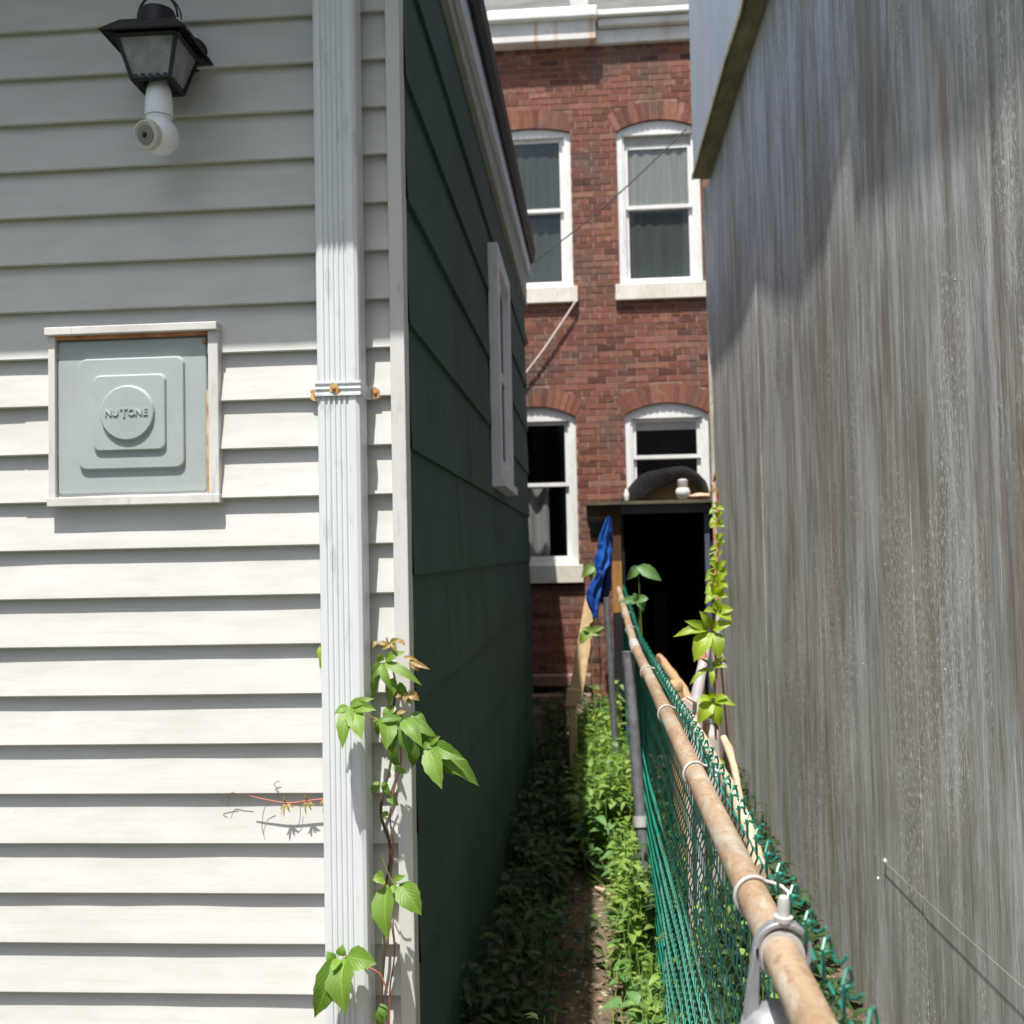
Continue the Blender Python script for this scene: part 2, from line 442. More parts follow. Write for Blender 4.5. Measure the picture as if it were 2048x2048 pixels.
for k in range(-5, 27):
    z0 = H+1.2646-E_*k
    if z0 < -.02: break
    if k in (9, 10):      # joint between two panels
        course_strip(sd, -3.2, seam, z0, z0+E_, YS)
        course_strip(sd, seam-.02, XC-.008, z0, z0+E_, YS-.0016)
    else:
        course_strip(sd, -3.2, XC-.008, z0, z0+E_, YS)
sd.box(-3.2, XC-.008, YS+.012, YS+.03, 0, 3.28)
sd.build('front_siding', M_SID, house)
# corner post
cp = MB()
cp.box(XC-.030, XC+.004, YS-.022, YS+.012, -.0, 3.28)
cp.box(XC-.003, XC+.0043, YS+.012, YS+.036, -.0, 3.28)
cp.build('corner_trim', M_CORN, house, bevel=.003)
# green shingle side
EG = .294
zc = [PY(805, yy*S, YS+.03).z for yy in (375, 620, 860)]
YE = 7.25
gs = MB()
zt = zc[0]
XW = XC-.003
k = 0
XA = XW-.012
for k in range(-6, 14):
    zb = zt - EG*k - (.0)
    if zb < -.3: break
    ztop = min(zb+EG, 3.2)
    if zb > 3.2: continue
    # each course: slanted face, butt at bottom, split in shingles 0.6 m long with hairline joints
    y = YS+.03; off = (.3 if k % 2 else 0)
    first = True
    while y < YE:
        y2 = min(y + (.3 if (first and off) else .61), YE); first = False
        j = random.uniform(-.0012, .0012)
        a0 = XW+.0125+j*.5; a1 = XW+.001+j*.5
        q = [(a0, y, zb), (a0, y2, zb), (a1, y2, ztop+.004), (a1, y, ztop+.004)]
        gs.quad(*q); gs.quad((XA, y+.001, zb+.002), (XA, y2-.001, zb+.002), q[1], q[0])
        y = y2
gs.box(XW-.05, XW-.006, YS+.03, YE, 0, 3.2)
gs.box(-3.0, XW-.05, YE-.04, YE, 0, 3.2)
gs.build('side_shingles', M_GREEN, house, recalc=False)
# unseen wing, set back, added to cast the upright shadow edge on the brick
ew = MB(); ew.box(-3.0, -.60, YE+.001, 10.35, 0, 3.22); ew.build('unseen_shadow_wing', M_GREEN, house)
# roof edge
f0 = PXx(900, 0, XC+.016); f1 = PXx(1053.5, 572, XC+.016)
zf0 = H+1.72; zf1 = H+1.93
def zf(y): return 3.24+(y-2.4)*.040
fa = MB(); fb = MB(); fs = MB()
ya, yb = 1.95, YE+.12
fa.prism([(XC+.022, ya, zf(ya)), (XC+.022, yb, zf(yb)), (XC+.022, yb, zf(yb)+.125), (XC+.022, ya, zf(ya)+.125)], (.02, 0, 0))
fa.build('fascia', M_FASC, house)
fs.prism([(XC-.004, YS+.03, 3.2), (XC-.004, YE, 3.2), (XC-.004, YE, zf(YE)+.12), (XC-.004, YS+.03, zf(2.4)+.12)], (.025, 0, 0))
fs.build('frieze_board', M_SOFF, house)
gp = [(XC+.044, .105), (XC+.060, .10), (XC+.078, .14), (XC+.082, .20), (XC+.076, .205), (XC+.07, .145), (XC+.052, .115), (XC+.044, .115)]
fb.prism([(x, ya+.05, zf(ya)+h) for x, h in gp], (0, yb-ya-.05, zf(yb)-zf(ya)))
fb.build('gutter', M_GUTT, house)
rf = MB()
rf.prism([(-3.3, ya, zf(ya)+.126), (XC+.05, ya, zf(ya)+.126), (XC+.05, yb, zf(yb)+.126), (-3.3, yb, zf(yb)+.126)], (0, 0, .03))
rf.prism([(-3.3, yb, zf(yb)+.126), (-.60+.04, yb, zf(yb)+.126), (-.60+.04, 10.40, zf(yb)+.126), (-3.3, 10.40, zf(yb)+.126)], (0, 0, .03))
rf.build('roof', M_ROOF, house)
fe = MB()
fe.box(-3.3, XC+.02, YS-.462, YS-.447, 3.17, 3.30)
fe.box(-3.3, XC+.02, YS-.447, YS+.03, 3.225, 3.235)
fe.build('front_eave', M_FASC, house)
# side window
wy0, wy1 = 4.50, PXx(1025, 800, XC+.05).y; wz0, wz1 = H+.325, H+1.345
wf = MB()
xo = XC+.004
def sframe(mb, xa, xb, y0, y1, z0, z1, t):
    mb.box(xa, xb, y0, y0+t, z0, z1); mb.box(xa, xb, y1-t, y1, z0, z1)
    mb.box(xa, xb, y0+t, y1-t, z1-t, z1); mb.box(xa, xb, y0+t, y1-t, z0, z0+t)
sframe(wf, xo, xo+.045, wy0, wy1, wz0, wz1, .08)
win = wf.build('window', M_FASC, house, bevel=.003)
q = MB(); sframe(q, xo+.004, xo+.018, wy0+.08, wy1-.08, wz0+.08, wz1-.08, .03); q.box(xo+.004, xo+.018, wy0+.11, wy1-.11, (wz0+wz1)/2-.02, (wz0+wz1)/2+.02)
q.build('sash', M_WFR, win)
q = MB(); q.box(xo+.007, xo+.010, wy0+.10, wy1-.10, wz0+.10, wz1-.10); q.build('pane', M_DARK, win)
q = MB(); q.box(xo, xo+.06, wy0-.03, wy1+.03, wz0-.035, wz0-.001); q.build('sill', M_FASC, win)

# ------------------------------------------------------------ downspout
dx0, dx1 = -.6025, -.503; dxt = .010
dsp = thing('downspout', 'white ribbed rectangular downspout strapped to the siding near the house corner', 'downspout', ((dx0+dx1)/2, YS-.06, 0))
yf = YS-.094
prof = []
prof += [(dx0, YS-.028), (dx0, yf+.014), (dx0+.003, yf+.005), (dx0+.011, yf)]
nr = 5; a = dx0+.019; b2 = dx1-.022; st = (b2-a)/(nr*2)
for i in range(nr):
    x = a+st*2*i
    prof += [(x, yf), (x+st*.35, yf+.0032), (x+st*.95, yf+.0032), (x+st*1.3, yf)]
prof += [(dx1-.011, yf), (dx1-.003, yf+.005), (dx1, yf+.014), (dx1, YS-.028)]
d = MB(); d.prism([(x+.0035, y, -.0+.02) for x, y in prof], (-.0035*0, 0, 3.16)); d.build('pipe', M_SPOUT, dsp)
zs = PY(645*S, 733*S, yf).z
st_ = MB(); hz = .0165
c0, c1 = dx0-.0015+.0035, dx1+.0015+.0035
for zz, hh, pr in ((zs, hz, .0018), (zs+hz-.003, .003, .004), (zs-hz+.003, .003, .004), (zs, .0015, .0042), (zs+.011, .0012, .0038)):
    st_.box(c0, c1, yf-pr, yf+.002, zz-hh, zz+hh)
st_.box(c1-.001, c1+.0008, yf-.001, YS-.019, zs-hz, zs+hz); st_.box(c0-.0008, c0+.001, yf-.001, YS-.014, zs-hz, zs+hz)
for sx, s in ((c1, 1), (c0, -1)):
    poly = [(sx, YS-.0205, zs-hz), (sx+s*.022, YS-.0205, zs-hz*.9), (sx+s*.031, YS-.0205, zs-.004), (sx+s*.027, YS-.0205, zs+hz*.8), (sx+s*.014, YS-.0205, zs+hz*1.15), (sx, YS-.0205, zs+hz)]
    st_.prism(poly, (0, .0014, 0))
strap = st_.build('strap', M_SPOUT, dsp, bevel=.001)
for (x, y, r) in ((c1+.018, YS-.0205, .008), (c0-.017, YS-.0205, .0085), ((c0+c1)/2-.008, yf-.0045, .0075)):
    q = MB(); pl = []
    for i in range(14):
        t = 2*math.pi*i/14; rr = r*random.uniform(1.1, 1.9); pl.append((x+rr*math.cos(t), y-.0006, zs+rr*math.sin(t)*1.1))
    q.prism(pl, (0, .0004, 0)); q.build('rust_patch', M_RUSTL, strap)
    q = MB(); q.lathe([(r*.6, 0), (r*.6, .002), (r*.35, .0035)], (x, y-.001, zs), (0, -1, 0), 10); q.build('screw', M_RUST, strap)

# ------------------------------------------------------------ vent hood
yv = YS-.026
def Q(px, py, Y=yv): return PY(px, py, Y)
vl = Q(93*S, 800*S).x; vr = Q(414*S, 800*S).x
vt = Q(250*S, 615*S).z; vb = Q(250*S, 953*S).z
vent = thing('exhaust_vent', 'square pale metal exhaust vent cover with embossed door and rusty frame on white siding', 'vent cover', ((vl+vr)/2, YS, vb))
vf = MB()
vf.box(vl-.003, vr+.001, yv-.018, YS, vt-.019, vt)                 # top flange
vf.box(vl-.002, vr+.0015, yv-.010, YS, vb, vb+.021)                # bottom flange
vf.box(vl, vl+.017, yv-.006, YS, vb+.021, vt-.019)
vf.box(vr-.024, vr, yv-.006, YS, vb+.021, vt-.019)
vf.build('frame', M_ALU, vent, bevel=.002)
q = MB(); q.box(vl+.017, vr-.024, YS-.006, YS-.004, vb+.021, vt-.019); q.build('recess', M_ENAM, vent)
q = MB(); q.box(vl+.012, vr-.024, yv-.004, yv+.006, vt-.0275, vt-.0192); q.build('rusty_lip', M_RUST, vent)
q = MB(); q.box(vr-.0295, vr-.0242, yv-.003, yv+.012, vb+.023, vb+.26); q.build('rusty_strip', M_RUSTL, vent)
dl, dr = vl+.019, Q(389*S, 800*S).x
db, dt = Q(250*S, 930*S).z, Q(250*S, 640*S).z
yd = yv+.004
q = MB()
def rrect(x0, x1, z0, z1, r, y, n=9):
    out = []
    for cx, cz, a0 in ((x1-r, z1-r, 0), (x0+r, z1-r, 90), (x0+r, z0+r, 180), (x1-r, z0+r, 270)):
        for i in range(n+1):
            t = R(a0+90*i/n); out.append(V((cx+r*math.cos(t), y, cz+r*math.sin(t))))
    return out
def loft(mb, rings, cap=True):
    n = len(mb.v); k = len(rings[0])
    for r_ in rings: mb.v += r_
    for i in range(len(rings)-1):
        for j in range(k):
            a = n+i*k+j; b = n+i*k+(j+1) % k
            mb.f.append((a, b, b+k, a+k)); mb.t.append(.5)
    if cap:
        e = n+(len(rings)-1)*k; mb.f.append(tuple(range(e, e+k))); mb.t.append(.5)
e1 = (Q(150*S, 0).x, Q(348*S, 0).x)
X0, X1 = Q(150*S, 780*S).x, Q(347*S, 780*S).x; Z0, Z1 = Q(250*S, 884*S).z, Q(250*S, 676*S).z
X2, X3 = Q(180*S, 780*S).x, Q(314*S, 780*S).x; Z2, Z3 = Q(250*S, 850*S).z, Q(250*S, 709*S).z
rings = [rrect(dl, dr, db, dt, .006, yd+.014), rrect(dl, dr, db, dt, .006, yd+.002), rrect(dl+.003, dr-.003, db+.003, dt-.003, .005, yd)]
rings += [rrect(X0-.0025, X1+.0025, Z0-.0025, Z1+.0025, .020, yd), rrect(X0, X1, Z0, Z1, .018, yd-.007), rrect(X0+.002, X1-.002, Z0+.002, Z1-.002, .018, yd-.008)]
rings += [rrect(X2-.0025, X3+.0025, Z2-.0025, Z3+.0025, .017, yd-.008), rrect(X2, X3, Z2, Z3, .015, yd-.014), rrect(X2+.002, X3-.002, Z2+.002, Z3-.002, .015, yd-.015)]
cxm = Q(245*S, 780*S).x; czm = Q(245*S, 781*S).z; rd = .0625
rings += [rrect(cxm-rd-.003, cxm+rd+.003, czm-rd-.003, czm+rd+.003, rd+.0025, yd-.015), rrect(cxm-rd, cxm+rd, czm-rd, czm+rd, rd-.0002, yd-.021), rrect(cxm-rd+.002, cxm+rd-.002, czm-rd+.002, czm+rd-.002, rd-.0024, yd-.022)]
loft(q, rings)
door = q.build('door', M_ENAM, vent)
q = MB(); q.lathe([(.005, 0), (.005, .006), (.0035, .008)], (vr-.034, yv+.002, vt-.042), (0, -1, 0), 12); q.build('hinge_pin', M_RUST, vent)
def text_part(txt, size, loc, name, mt, parent, ext=.0016, sx=1, offset=0.0):
    cu = bpy.data.curves.new('lettering', 'FONT'); cu.body = txt; cu.size = size; cu.extrude = ext; cu.align_x = 'CENTER'; cu.align_y = 'CENTER'
    cu.bevel_depth = .0004; cu.offset = offset
    to = bpy.data.objects.new('tmp_text', cu); sc.collection.objects.link(to)
    bpy.context.view_layer.update()
    dg = bpy.context.evaluated_depsgraph_get()
    me = bpy.data.meshes.new_from_object(to.evaluated_get(dg)); bpy.data.objects.remove(to)
    me.name = name
    me.transform(Matrix.Diagonal((sx, 1, 1, 1))); me.transform(Matrix.Rotation(R(90), 4, 'X'))
    me.transform(Matrix.Translation(V(loc)-wloc(parent)))
    me.materials.clear(); me.materials.append(mt)
    ob = bpy.data.objects.new(name, me); sc.collection.objects.link(ob); ob.parent = parent; return ob
# raised word on the round boss: small capitals with a taller T
yt = yd-.0225
for ch, ox, szz in (('N', -.049, .026), ('U', -.030, .026), ('T', -.0065, .035), ('O', .014, .026), ('N', .0325, .026), ('E', .050, .026)):
    text_part(ch, szz*.86, (cxm+ox*.88, yt, czm+.001-(0 if ch != 'T' else .0015)), 'raised_letter', M_ENAM, door, .0014, 1.02, .0004)

# ------------------------------------------------------------ wall lantern + bulb camera
yl = YS-.114
lc = PY(312, 110, yl)
lan = thing('wall_lantern', 'black four-sided carriage lantern with cloudy glass mounted on the siding', 'lantern', (lc.x, YS, lc.z))
cx, cz_ = PY(316, 100, yl).x, 0
ztop_ = PY(316, 60, yl).z       # top of hood slope
zh = PY(316, 92, yl).z          # hood rim
zb = PY(316, 178, yl).z         # body bottom
ang = R(-22)
def rot(x, y): return (cx+x*math.cos(ang)-y*math.sin(ang), yl+x*math.sin(ang)+y*math.cos(ang))
def sq(h, z, n=4):
    return [V((*rot(sx*h, sy*h), z)) for sx, sy in ((-1,-1),(1,-1),(1,1),(-1,1))]
ang = R(1)
hood = MB(); loft(hood, [sq(.092, zh-.006), sq(.096, zh-.003), sq(.062, ztop_-.004), sq(.040, ztop_+.004)])
loft(hood, [sq(.088, zh-.006), sq(.058, zh+.012)])
hood.build('hood', M_BLACK, lan)
cap = MB(); cap.smooth = True
cap.lathe([(.042, 0), (.044, .004), (.042, .010), (.040, .034), (.036, .043), (.02, .048), (0.001, .049)], (cx, yl, ztop_), n=28); cap.build('chimney_cap', M_BLACK, lan)
hd = MB(); hd.smooth = True
pts = [(cx+.046*math.cos(t), yl, ztop_+.028+.055*math.sin(t)) for t in [math.pi*i/16 for i in range(17)]]
hd.tube(pts, .0028, 8); hd.tube([(p[0]+.004, yl+.012, p[2]) for p in pts[:9]], .002, 6)
hd.build('carry_ring', M_BLACK, lan)
# frame: four tapering corner bars + rims
ht, hb_ = .067, .042
T4 = sq(ht, zh-.004); B4 = sq(hb_, zb+.004)
fr = MB()
for a, b in zip(T4, B4): fr.tube([a, b], .0052, 4)
for i in range(4):
    fr.tube([B4[i], B4[(i+1) % 4]], .0055, 4); fr.tube([T4[i], T4[(i+1) % 4]], .006, 4)
nx = 6
for i in (0, 1):                # scalloped lower trim
    a, b = B4[i], B4[(i+1) % 4]
    for k in range(5):
        p = a.lerp(b, (k+.5)/5); fr.lathe([(.0065, -.0015), (.0065, .0015)], p+V((0,-.002,.006)), (b-a).cross(V((0,0,1))), 10)
fr.build('frame', M_BLACK, lan)
bgl = NB('cloudy_glass'); f_ = bgl.noise(22, 4, .6)
bgl.col(bgl.ramp(f_, [(.35, (.24, .26, .26)), (.65, (.42, .44, .43))])); bgl.b.inputs['Transmission Weight'].default_value = .25
bgl.b.inputs['Roughness'].default_value = .45; M_LGLASS = bgl.m
for i in range(4):
    a, b = T4[i], T4[(i+1) % 4]; c, d_ = B4[(i+1) % 4], B4[i]
    ce = (a+b+c+d_)/4; mid = V((cx, yl, ce.z))
    q = MB(); qs = [p.lerp(mid, .03) for p in (a, b, c, d_)]
    q.prism(qs, (mid-ce).normalized()*.0015); q.build('glass_pane', M_LGLASS, lan)
arm = MB(); arm.smooth = True
za = zh+.012
za = ztop_-.010
arm.tube([(cx+.02, yl+.012, za+.006), (cx+.035, yl+.05, za+.008), (cx+.032, yl+.08, za+.004), (cx+.036, YS-.012, za)], [.026, .030, .032, .034], 14)
arm.build('arm', M_BLACK, lan)
bp = MB(); bp.smooth = True
bp.lathe([(.042, 0), (.042, .008), (.034, .018)], (cx+.036, YS-.006, za), (0, -1, 0), 28); bp.build('back_plate', M_BLACK, lan)

bz = PY(312, 180, yl)
bc = thing('bulb_camera', 'white bulb-shaped camera screwed into the lantern and hanging below it', 'camera', (bz.x, yl, PY(312, 300, yl).z))
bx = PY(318, 230, yl-.0).x
ztop2 = PY(318, 185, yl).z; zj = PY(320, 236, yl).z; zbt = PY(320, 310, yl).z
q = MB(); q.smooth = True
q.lathe([(.014, zh-.03-ztop2), (.016, .03), (.0245, .012), (.0275, .0), (.030, -.02), (.0315, zj-ztop2+.002)], (bx, yl, ztop2), n=28)
q.build('stem', M_WPLAS, bc)
rb = (zj-zbt)/2; c0_ = V((bx, yl, (zj+zbt)/2))
q = MB(); q.smooth = True
q.lathe([(.029, zj-c0_.z+.001)]+[(max(.0008, (rb*1.04)*math.sin(t)), rb*math.cos(t)) for t in [R(38)+ (math.pi-R(38))*i/14 for i in range(15)]], c0_, n=32)
q.build('head', M_WPLAS, bc)
fd = (V((-.30, -1, -.28))).normalized()
q = MB(); q.smooth = True
k_ = rb*1.04-.0335
q.lathe([(.030, .018+k_), (.0335, .026+k_), (.031, .0375+k_), (.027, .0385+k_), (.0255, .036+k_), (.020, .0365+k_)], c0_, fd, 32); fr_ = q.build('face_ring', M_CREAM, bc)
q = MB(); q.smooth = True; q.lathe([(.0225, .034+k_), (.021, .0385+k_), (.012, .040+k_)], c0_, fd, 28); q.build('inner_ring', M_GREYRING, bc)
q = MB(); q.smooth = True; q.lathe([(.0062, .038+k_), (.0062, .041+k_), (.003, .0425+k_)], c0_, fd, 16); q.build('lens', M_LENS, bc)

# ------------------------------------------------------------ brick house
YB = 11.0
bh = thing('brick_house', 'two-storey red brick row house with white arched sash windows closing the end of the alley', 'house', (.3, YB, 0))
wins = []
def zy(px, py, Y=YB): return PY(px*S, py*S, Y).z
def xy(px, py, Y=YB): return PY(px*S, py*S, Y).x
U_sp, U_cr, U_fb, U_sb = zy(1250, 244), zy(1250, 225), zy(1250, 535), zy(1250, 565)
L_sp, L_cr, L_fb, L_sb = zy(1250, 781), zy(1250, 760), zy(1047, 1066), zy(1047, 1100)
xr0, xr1 = .375, 1.235; xl1 = -.108; xl0 = xl1-.86
WN = [(xl0, xl1, U_fb, U_sp+.02, U_cr-.03, U_sb, 'ul'), (xr0, xr1, U_fb, U_sp, U_cr, U_sb, 'ur'),
      (xl0-.01, xl1-.01, L_fb, L_sp, L_cr, L_sb, 'll'), (xr0+.015, xr1+.015, L_fb+.0, L_sp, L_cr, L_sb, 'lr')]
def arc(w_):
    x0, x1, zb_, sp, crn = w_[:5]; hw_ = (x1-x0)/2; rise = crn-sp
    Rr = (hw_*hw_+rise*rise)/(2*rise); return (x0+x1)/2, crn-Rr, Rr, hw_
BH = .0675; JT = .0115
ztopw = zy(1200, 78)+.1
def holes(z):
    out = []
    for w_ in WN:
        cxw, czw, Rr, hw_ = arc(w_); sp = w_[3]
        Ro = Rr+.205
        if w_[5] <= z < w_[2]: out.append((w_[0]-.045, w_[1]+.045))     # sill
        elif w_[2] <= z < sp: out.append((w_[0], w_[1]))
        elif z >= sp and z < czw+Ro:
            h_ = math.sqrt(max(0, Ro*Ro-(z-czw)**2)); lim = hw_*(z-czw)/math.sqrt(max(1e-6, Rr*Rr-hw_*hw_))*1.0
            h_ = min(h_, lim); out.append((cxw-h_, cxw+h_))
    return sorted(out)
bw = MB(); mt_ = MB()
z = -.05; row = 0
XL, XR = -2.2, 2.4
while z < ztopw:
    hs = holes(z+BH/2); ivs = []; c_ = XL
    for a, b in hs:
        if b > c_ :
            if a > c_: ivs.append((c_, a))
            c_ = max(c_, b)
    ivs.append((c_, XR))
    header = (row % 6 == 5)
    L_ = .105 if header else .21
    for a, b in ivs:
        mt_.box(a, b, YB+.0035, YB+.11, z, z+BH)
        x = XL + (row % 2)*L_*.5 - L_ + random.uniform(-.004, .004)
        while x < b:
            p0 = max(x+JT/2, a+(0 if a == XL else .002)); p1 = min(x+L_-JT/2, b-.002)
            if p1-p0 > .02:
                bw.tone = min(1, max(0, random.gauss(.55, .23)))
                jy = random.uniform(-.0015, .0015)
                bw.box(p0, p1, YB+jy, YB+.02, z+JT/2+random.uniform(-.001, .001), z+BH-JT/2)
            x += L_
    z += BH; row += 1
# soldier arches
for w_ in WN:
    cxw, czw, Rr, hw_ = arc(w_)
    th = math.asin(min(.99, (hw_+.0)/Rr)); nb = int(round(2*th*(Rr+.1)/.072))
    for i in range(nb):
        t0 = -th+2*th*i/nb; t1 = -th+2*th*(i+1)/nb
        g_ = .0045/Rr
        bw.tone = min(1, max(0, random.gauss(.62, .2)))
        pl = []
        for t, r_ in ((t0+g_, Rr+.004), (t1-g_, Rr+.004), (t1-g_*.9, Rr+.20), (t0+g_*.9, Rr+.20)):
            pl.append((cxw+r_*math.sin(t), YB-.002, czw+r_*math.cos(t)))
        bw.prism(pl, (0, .1, 0))
wall = bw.build('brickwork', M_BRICK, bh, recalc=True)
# mortar behind arches
for w_ in WN:
    cxw, czw, Rr, hw_ = arc(w_); th = math.asin(min(.99, hw_/Rr)); pl = []
    for i in range(13): t = -th*1.12+2.24*th*i/12; pl.append((cxw+(Rr+.008)*math.sin(t), czw+(Rr+.008)*math.cos(t)))
    for i in range(13): t = th*1.12-2.24*th*i/12; pl.append((cxw+(Rr+.285)*math.sin(t), czw+(Rr+.285)*math.cos(t)))
    n = len(pl)//2
    for i in range(n-1):
        a, b = pl[i], pl[i+1]; c, d_ = pl[2*n-2-i], pl[2*n-1-i]
        mt_.prism([(a[0], YB+.004, a[1]), (b[0], YB+.004, b[1]), (c[0], YB+.004, c[1]), (d_[0], YB+.004, d_[1])], (0, .09, 0))
mt_.build('mortar', M_MORT, bh, recalc=True)
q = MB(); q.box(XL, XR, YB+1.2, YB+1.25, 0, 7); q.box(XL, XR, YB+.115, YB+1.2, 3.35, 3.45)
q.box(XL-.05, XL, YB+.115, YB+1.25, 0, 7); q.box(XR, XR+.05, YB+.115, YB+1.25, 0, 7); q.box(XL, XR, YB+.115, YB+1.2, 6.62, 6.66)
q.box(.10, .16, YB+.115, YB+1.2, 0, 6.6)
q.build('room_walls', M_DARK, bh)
for w_ in WN:
    x0, x1, zb_, sp, crn, sb, kind = w_
    cxw, czw, Rr, hw_ = arc(w_)
    yb0 = YB+.035
    fr = MB(); jw = .060
    zi = sp-.035                     # flat underside of the head
    th = math.asin(min(.99, hw_/Rr)); N = 12; ap = []
    for i in range(N+1):
        t = -th+2*th*i/N; ap.append((cxw+Rr*math.sin(t), czw+Rr*math.cos(t)))
    for i in range(N):
        a, b = ap[i], ap[i+1]
        fr.prism([(a[0], yb0, zi), (b[0], yb0, zi), (b[0], yb0, b[1]), (a[0], yb0, a[1])], (0, .07, 0))
    fr.box(x0, x0+jw, yb0, yb0+.07, zb_, zi); fr.box(x1-jw, x1, yb0, yb0+.07, zb_, zi)
    fr.box(x0+jw, x1-jw, yb0, yb0+.07, zb_, zb_+.05)
    # brick-mould bead
    fr.box(x0+jw, x0+jw+.022, yb0+.02, yb0+.08, zb_+.05, zi); fr.box(x1-jw-.022, x1-jw, yb0+.02, yb0+.08, zb_+.05, zi)
    W = fr.build('window', M_WFR, bh)
    i0, i1 = x0+jw+.022, x1-jw-.022; zm = zb_+.05+(zi-zb_-.05)*.505
    if kind[0] == 'l': zm = zy(1250, 862) if kind == 'lr' else zy(1040, 915)
    y1_, y2_ = yb0+.045, yb0+.075; t = .035
    def sash(y, za, zb2):
        s_ = MB()
        s_.box(i0, i0+t, y, y+.03, za, zb2); s_.box(i1-t, i1, y, y+.03, za, zb2); s_.box(i0+t, i1-t, y, y+.03, za, za+t*1.1); s_.box(i0+t, i1-t, y, y+.03, zb2-t, zb2)
        so_ = s_.build('sash', M_WFR, W)
        p_ = MB(); p_.quad((i0+t-.002, y+.014, za+t*1.05), (i1-t+.002, y+.014, za+t*1.05), (i1-t+.002, y+.014, zb2-t+.002), (i0+t-.002, y+.014, zb2-t+.002)); p_.build('glass', M_GLASS, W, recalc=False)
    sash(y1_, zm-.01, zi-.003 if kind != 'ur' else zi-.10); 
    if kind == 'ur' or kind == 'lr':
        s_ = MB(); s_.box(i0, i1, y1_+.004, y1_+.05, zi-.12 if kind == 'lr' else zi-.099, zi); s_.build('head_panel', M_SOFF, W)
    sash(y2_, zb_+.052, zm+.02)
    s_ = MB(); s_.box(x0-.045, x1+.045, YB-.055, YB+.10, sb, zb_-.001); s_.build('sill', M_SILL, W, bevel=.006)
    # curtains behind the glass, plus panels added for pane tone
    yc = yb0+.13
    def curtain(xa, xb, za, zb2, nm='curtain', mt=M_BLIND, amp=.012, fq=55):
        s_ = MB(); s_.smooth = True
        s_.grid(lambda u, v: (xa+(xb-xa)*u, yc+amp*math.sin(u*fq*(xb-xa))+.004*math.sin(u*31), za+(zb2-za)*v), 60, 2)
        s_.build(nm, mt, W, recalc=False)
    if kind == 'ur': yc = y1_+.022; curtain(i0+t, i1-t, zm+.02, zi-.1, amp=.003, fq=60)
    if kind == 'ur': yc = y2_+.03; curtain(i0+t, i1-t, zb_+.08, zm-.02, amp=.002, mt=M_BLINDD)  # added panel, only tones the lower pane grey
    if kind == 'ul': yc = y1_+.022; curtain(i0+t, i1-t, zm+.02, zi-.02, amp=.002, mt=M_BLINDD)  # added panel, only tones the upper pane teal grey
    if kind == 'ul': yc = y2_+.05; curtain(i0+.2, i1, zb_+.05, zm-.05, amp=.006, mt=M_BLINDD)
    if kind == 'll': yc = y2_+.06; curtain(i0, i1-.22, zb_+.05, zm-.02, amp=.02, fq=40, mt=M_BLIND)
# cornice, gutter, roof
cn = MB()
xs = xy(1124, 80)
cn.box(-.93, xs, YB-.16, YB+.1, zy(1020, 92), zy(1020, 55)); co_ = cn.build('cornice', M_CORNICE, bh, bevel=.01)
cn = MB(); cn.box(-.94, xs+.02, YB-.22, YB-.02, zy(1020, 56)+.001, zy(1020, 34), ); cn.build('box_gutter', M_WFR, bh, bevel=.02)
cn = MB(); cn.box(xs, XR, YB-.06, YB+.1, zy(1210, 83), zy(1210, 57)); cn.build('cornice', M_CORNICE, bh, bevel=.01, label='flatter weathered cornice board')
cn = MB(); cn.box(xs+.021, XR, YB-.13, YB-.0, zy(1210, 56), zy(1210, 41)); cn.build('box_gutter', M_CORNICE, bh, bevel=.02)
cn = MB(); cn.box(xs+.01, XR, YB-.17, YB-.02, zy(1210, 40), zy(1210, 29)); cn.build('drip_edge', M_WFR, bh, bevel=.01)
zr = zy(1100, 33)
cn = MB(); cn.box(-.92, XR, YB-.045, YB+.1, zy(1210, 80), zr-.01); cn.build('parapet', M_CORNICE, bh)
r_ = MB(); r_.quad((-1.0, YB-.18, zr), (xy(1078, 20), YB-.18, zr), (xy(1078, 20)-.4, YB+2.2, zr+3.0), (-1.2, YB+2.2, zr+3.0)); r_.build('roof', M_ROOF, bh, recalc=False)
r_ = MB(); r_.quad((xy(1078, 20), YB-.16, zr+.03), (xy(1110, 20), YB-.16, zr+.03), (xy(1110, 20), YB+2.2, zr+3.03), (xy(1078, 20)-.4, YB+2.2, zr+3.03)); r_.build('roof_flashing', M_ROOFL, bh, recalc=False)
r_ = MB(); r_.quad((xy(1110, 20), YB-.14, zr), (XR, YB-.14, zr), (XR, YB+2.2, zr+3.0), (xy(1110, 20), YB+2.2, zr+3.0)); r_.build('roof', M_ROOF, bh, recalc=False)
# downpipe-thin board at left edge, steps and cellar lintel
q = MB()
for (x0_, x1_, z0_, z1_, yy) in ((-1.2, -.02, zy(1080, 1290)-.0, zy(1080, 1270), YB-.22), (-1.2, -.02, zy(1080, 1345), zy(1080, 1303), YB-.40)):
    q.box(x0_, x1_, yy, YB-.002, z0_, z1_)
stp = q.build('stone_steps', M_ROCK, origin=(-.5, YB-.2, 0), bevel=.01); tag(stp, 'two worn brownstone steps at the foot of the brick wall left of the stake', 'steps')
q = MB(); q.box(xy(1112, 975), xy(1155, 975), YB-.03, YB-.004, zy(1130, 1008), zy(1130, 972)); q.build('vent_opening', M_LENS, bh)
q = MB(); q.box(xy(1112, 975)-.03, xy(1155, 975), YB-.05, YB-.003, zy(1130, 971), zy(1130, 962)); q.build('lintel', M_ROCK, bh)

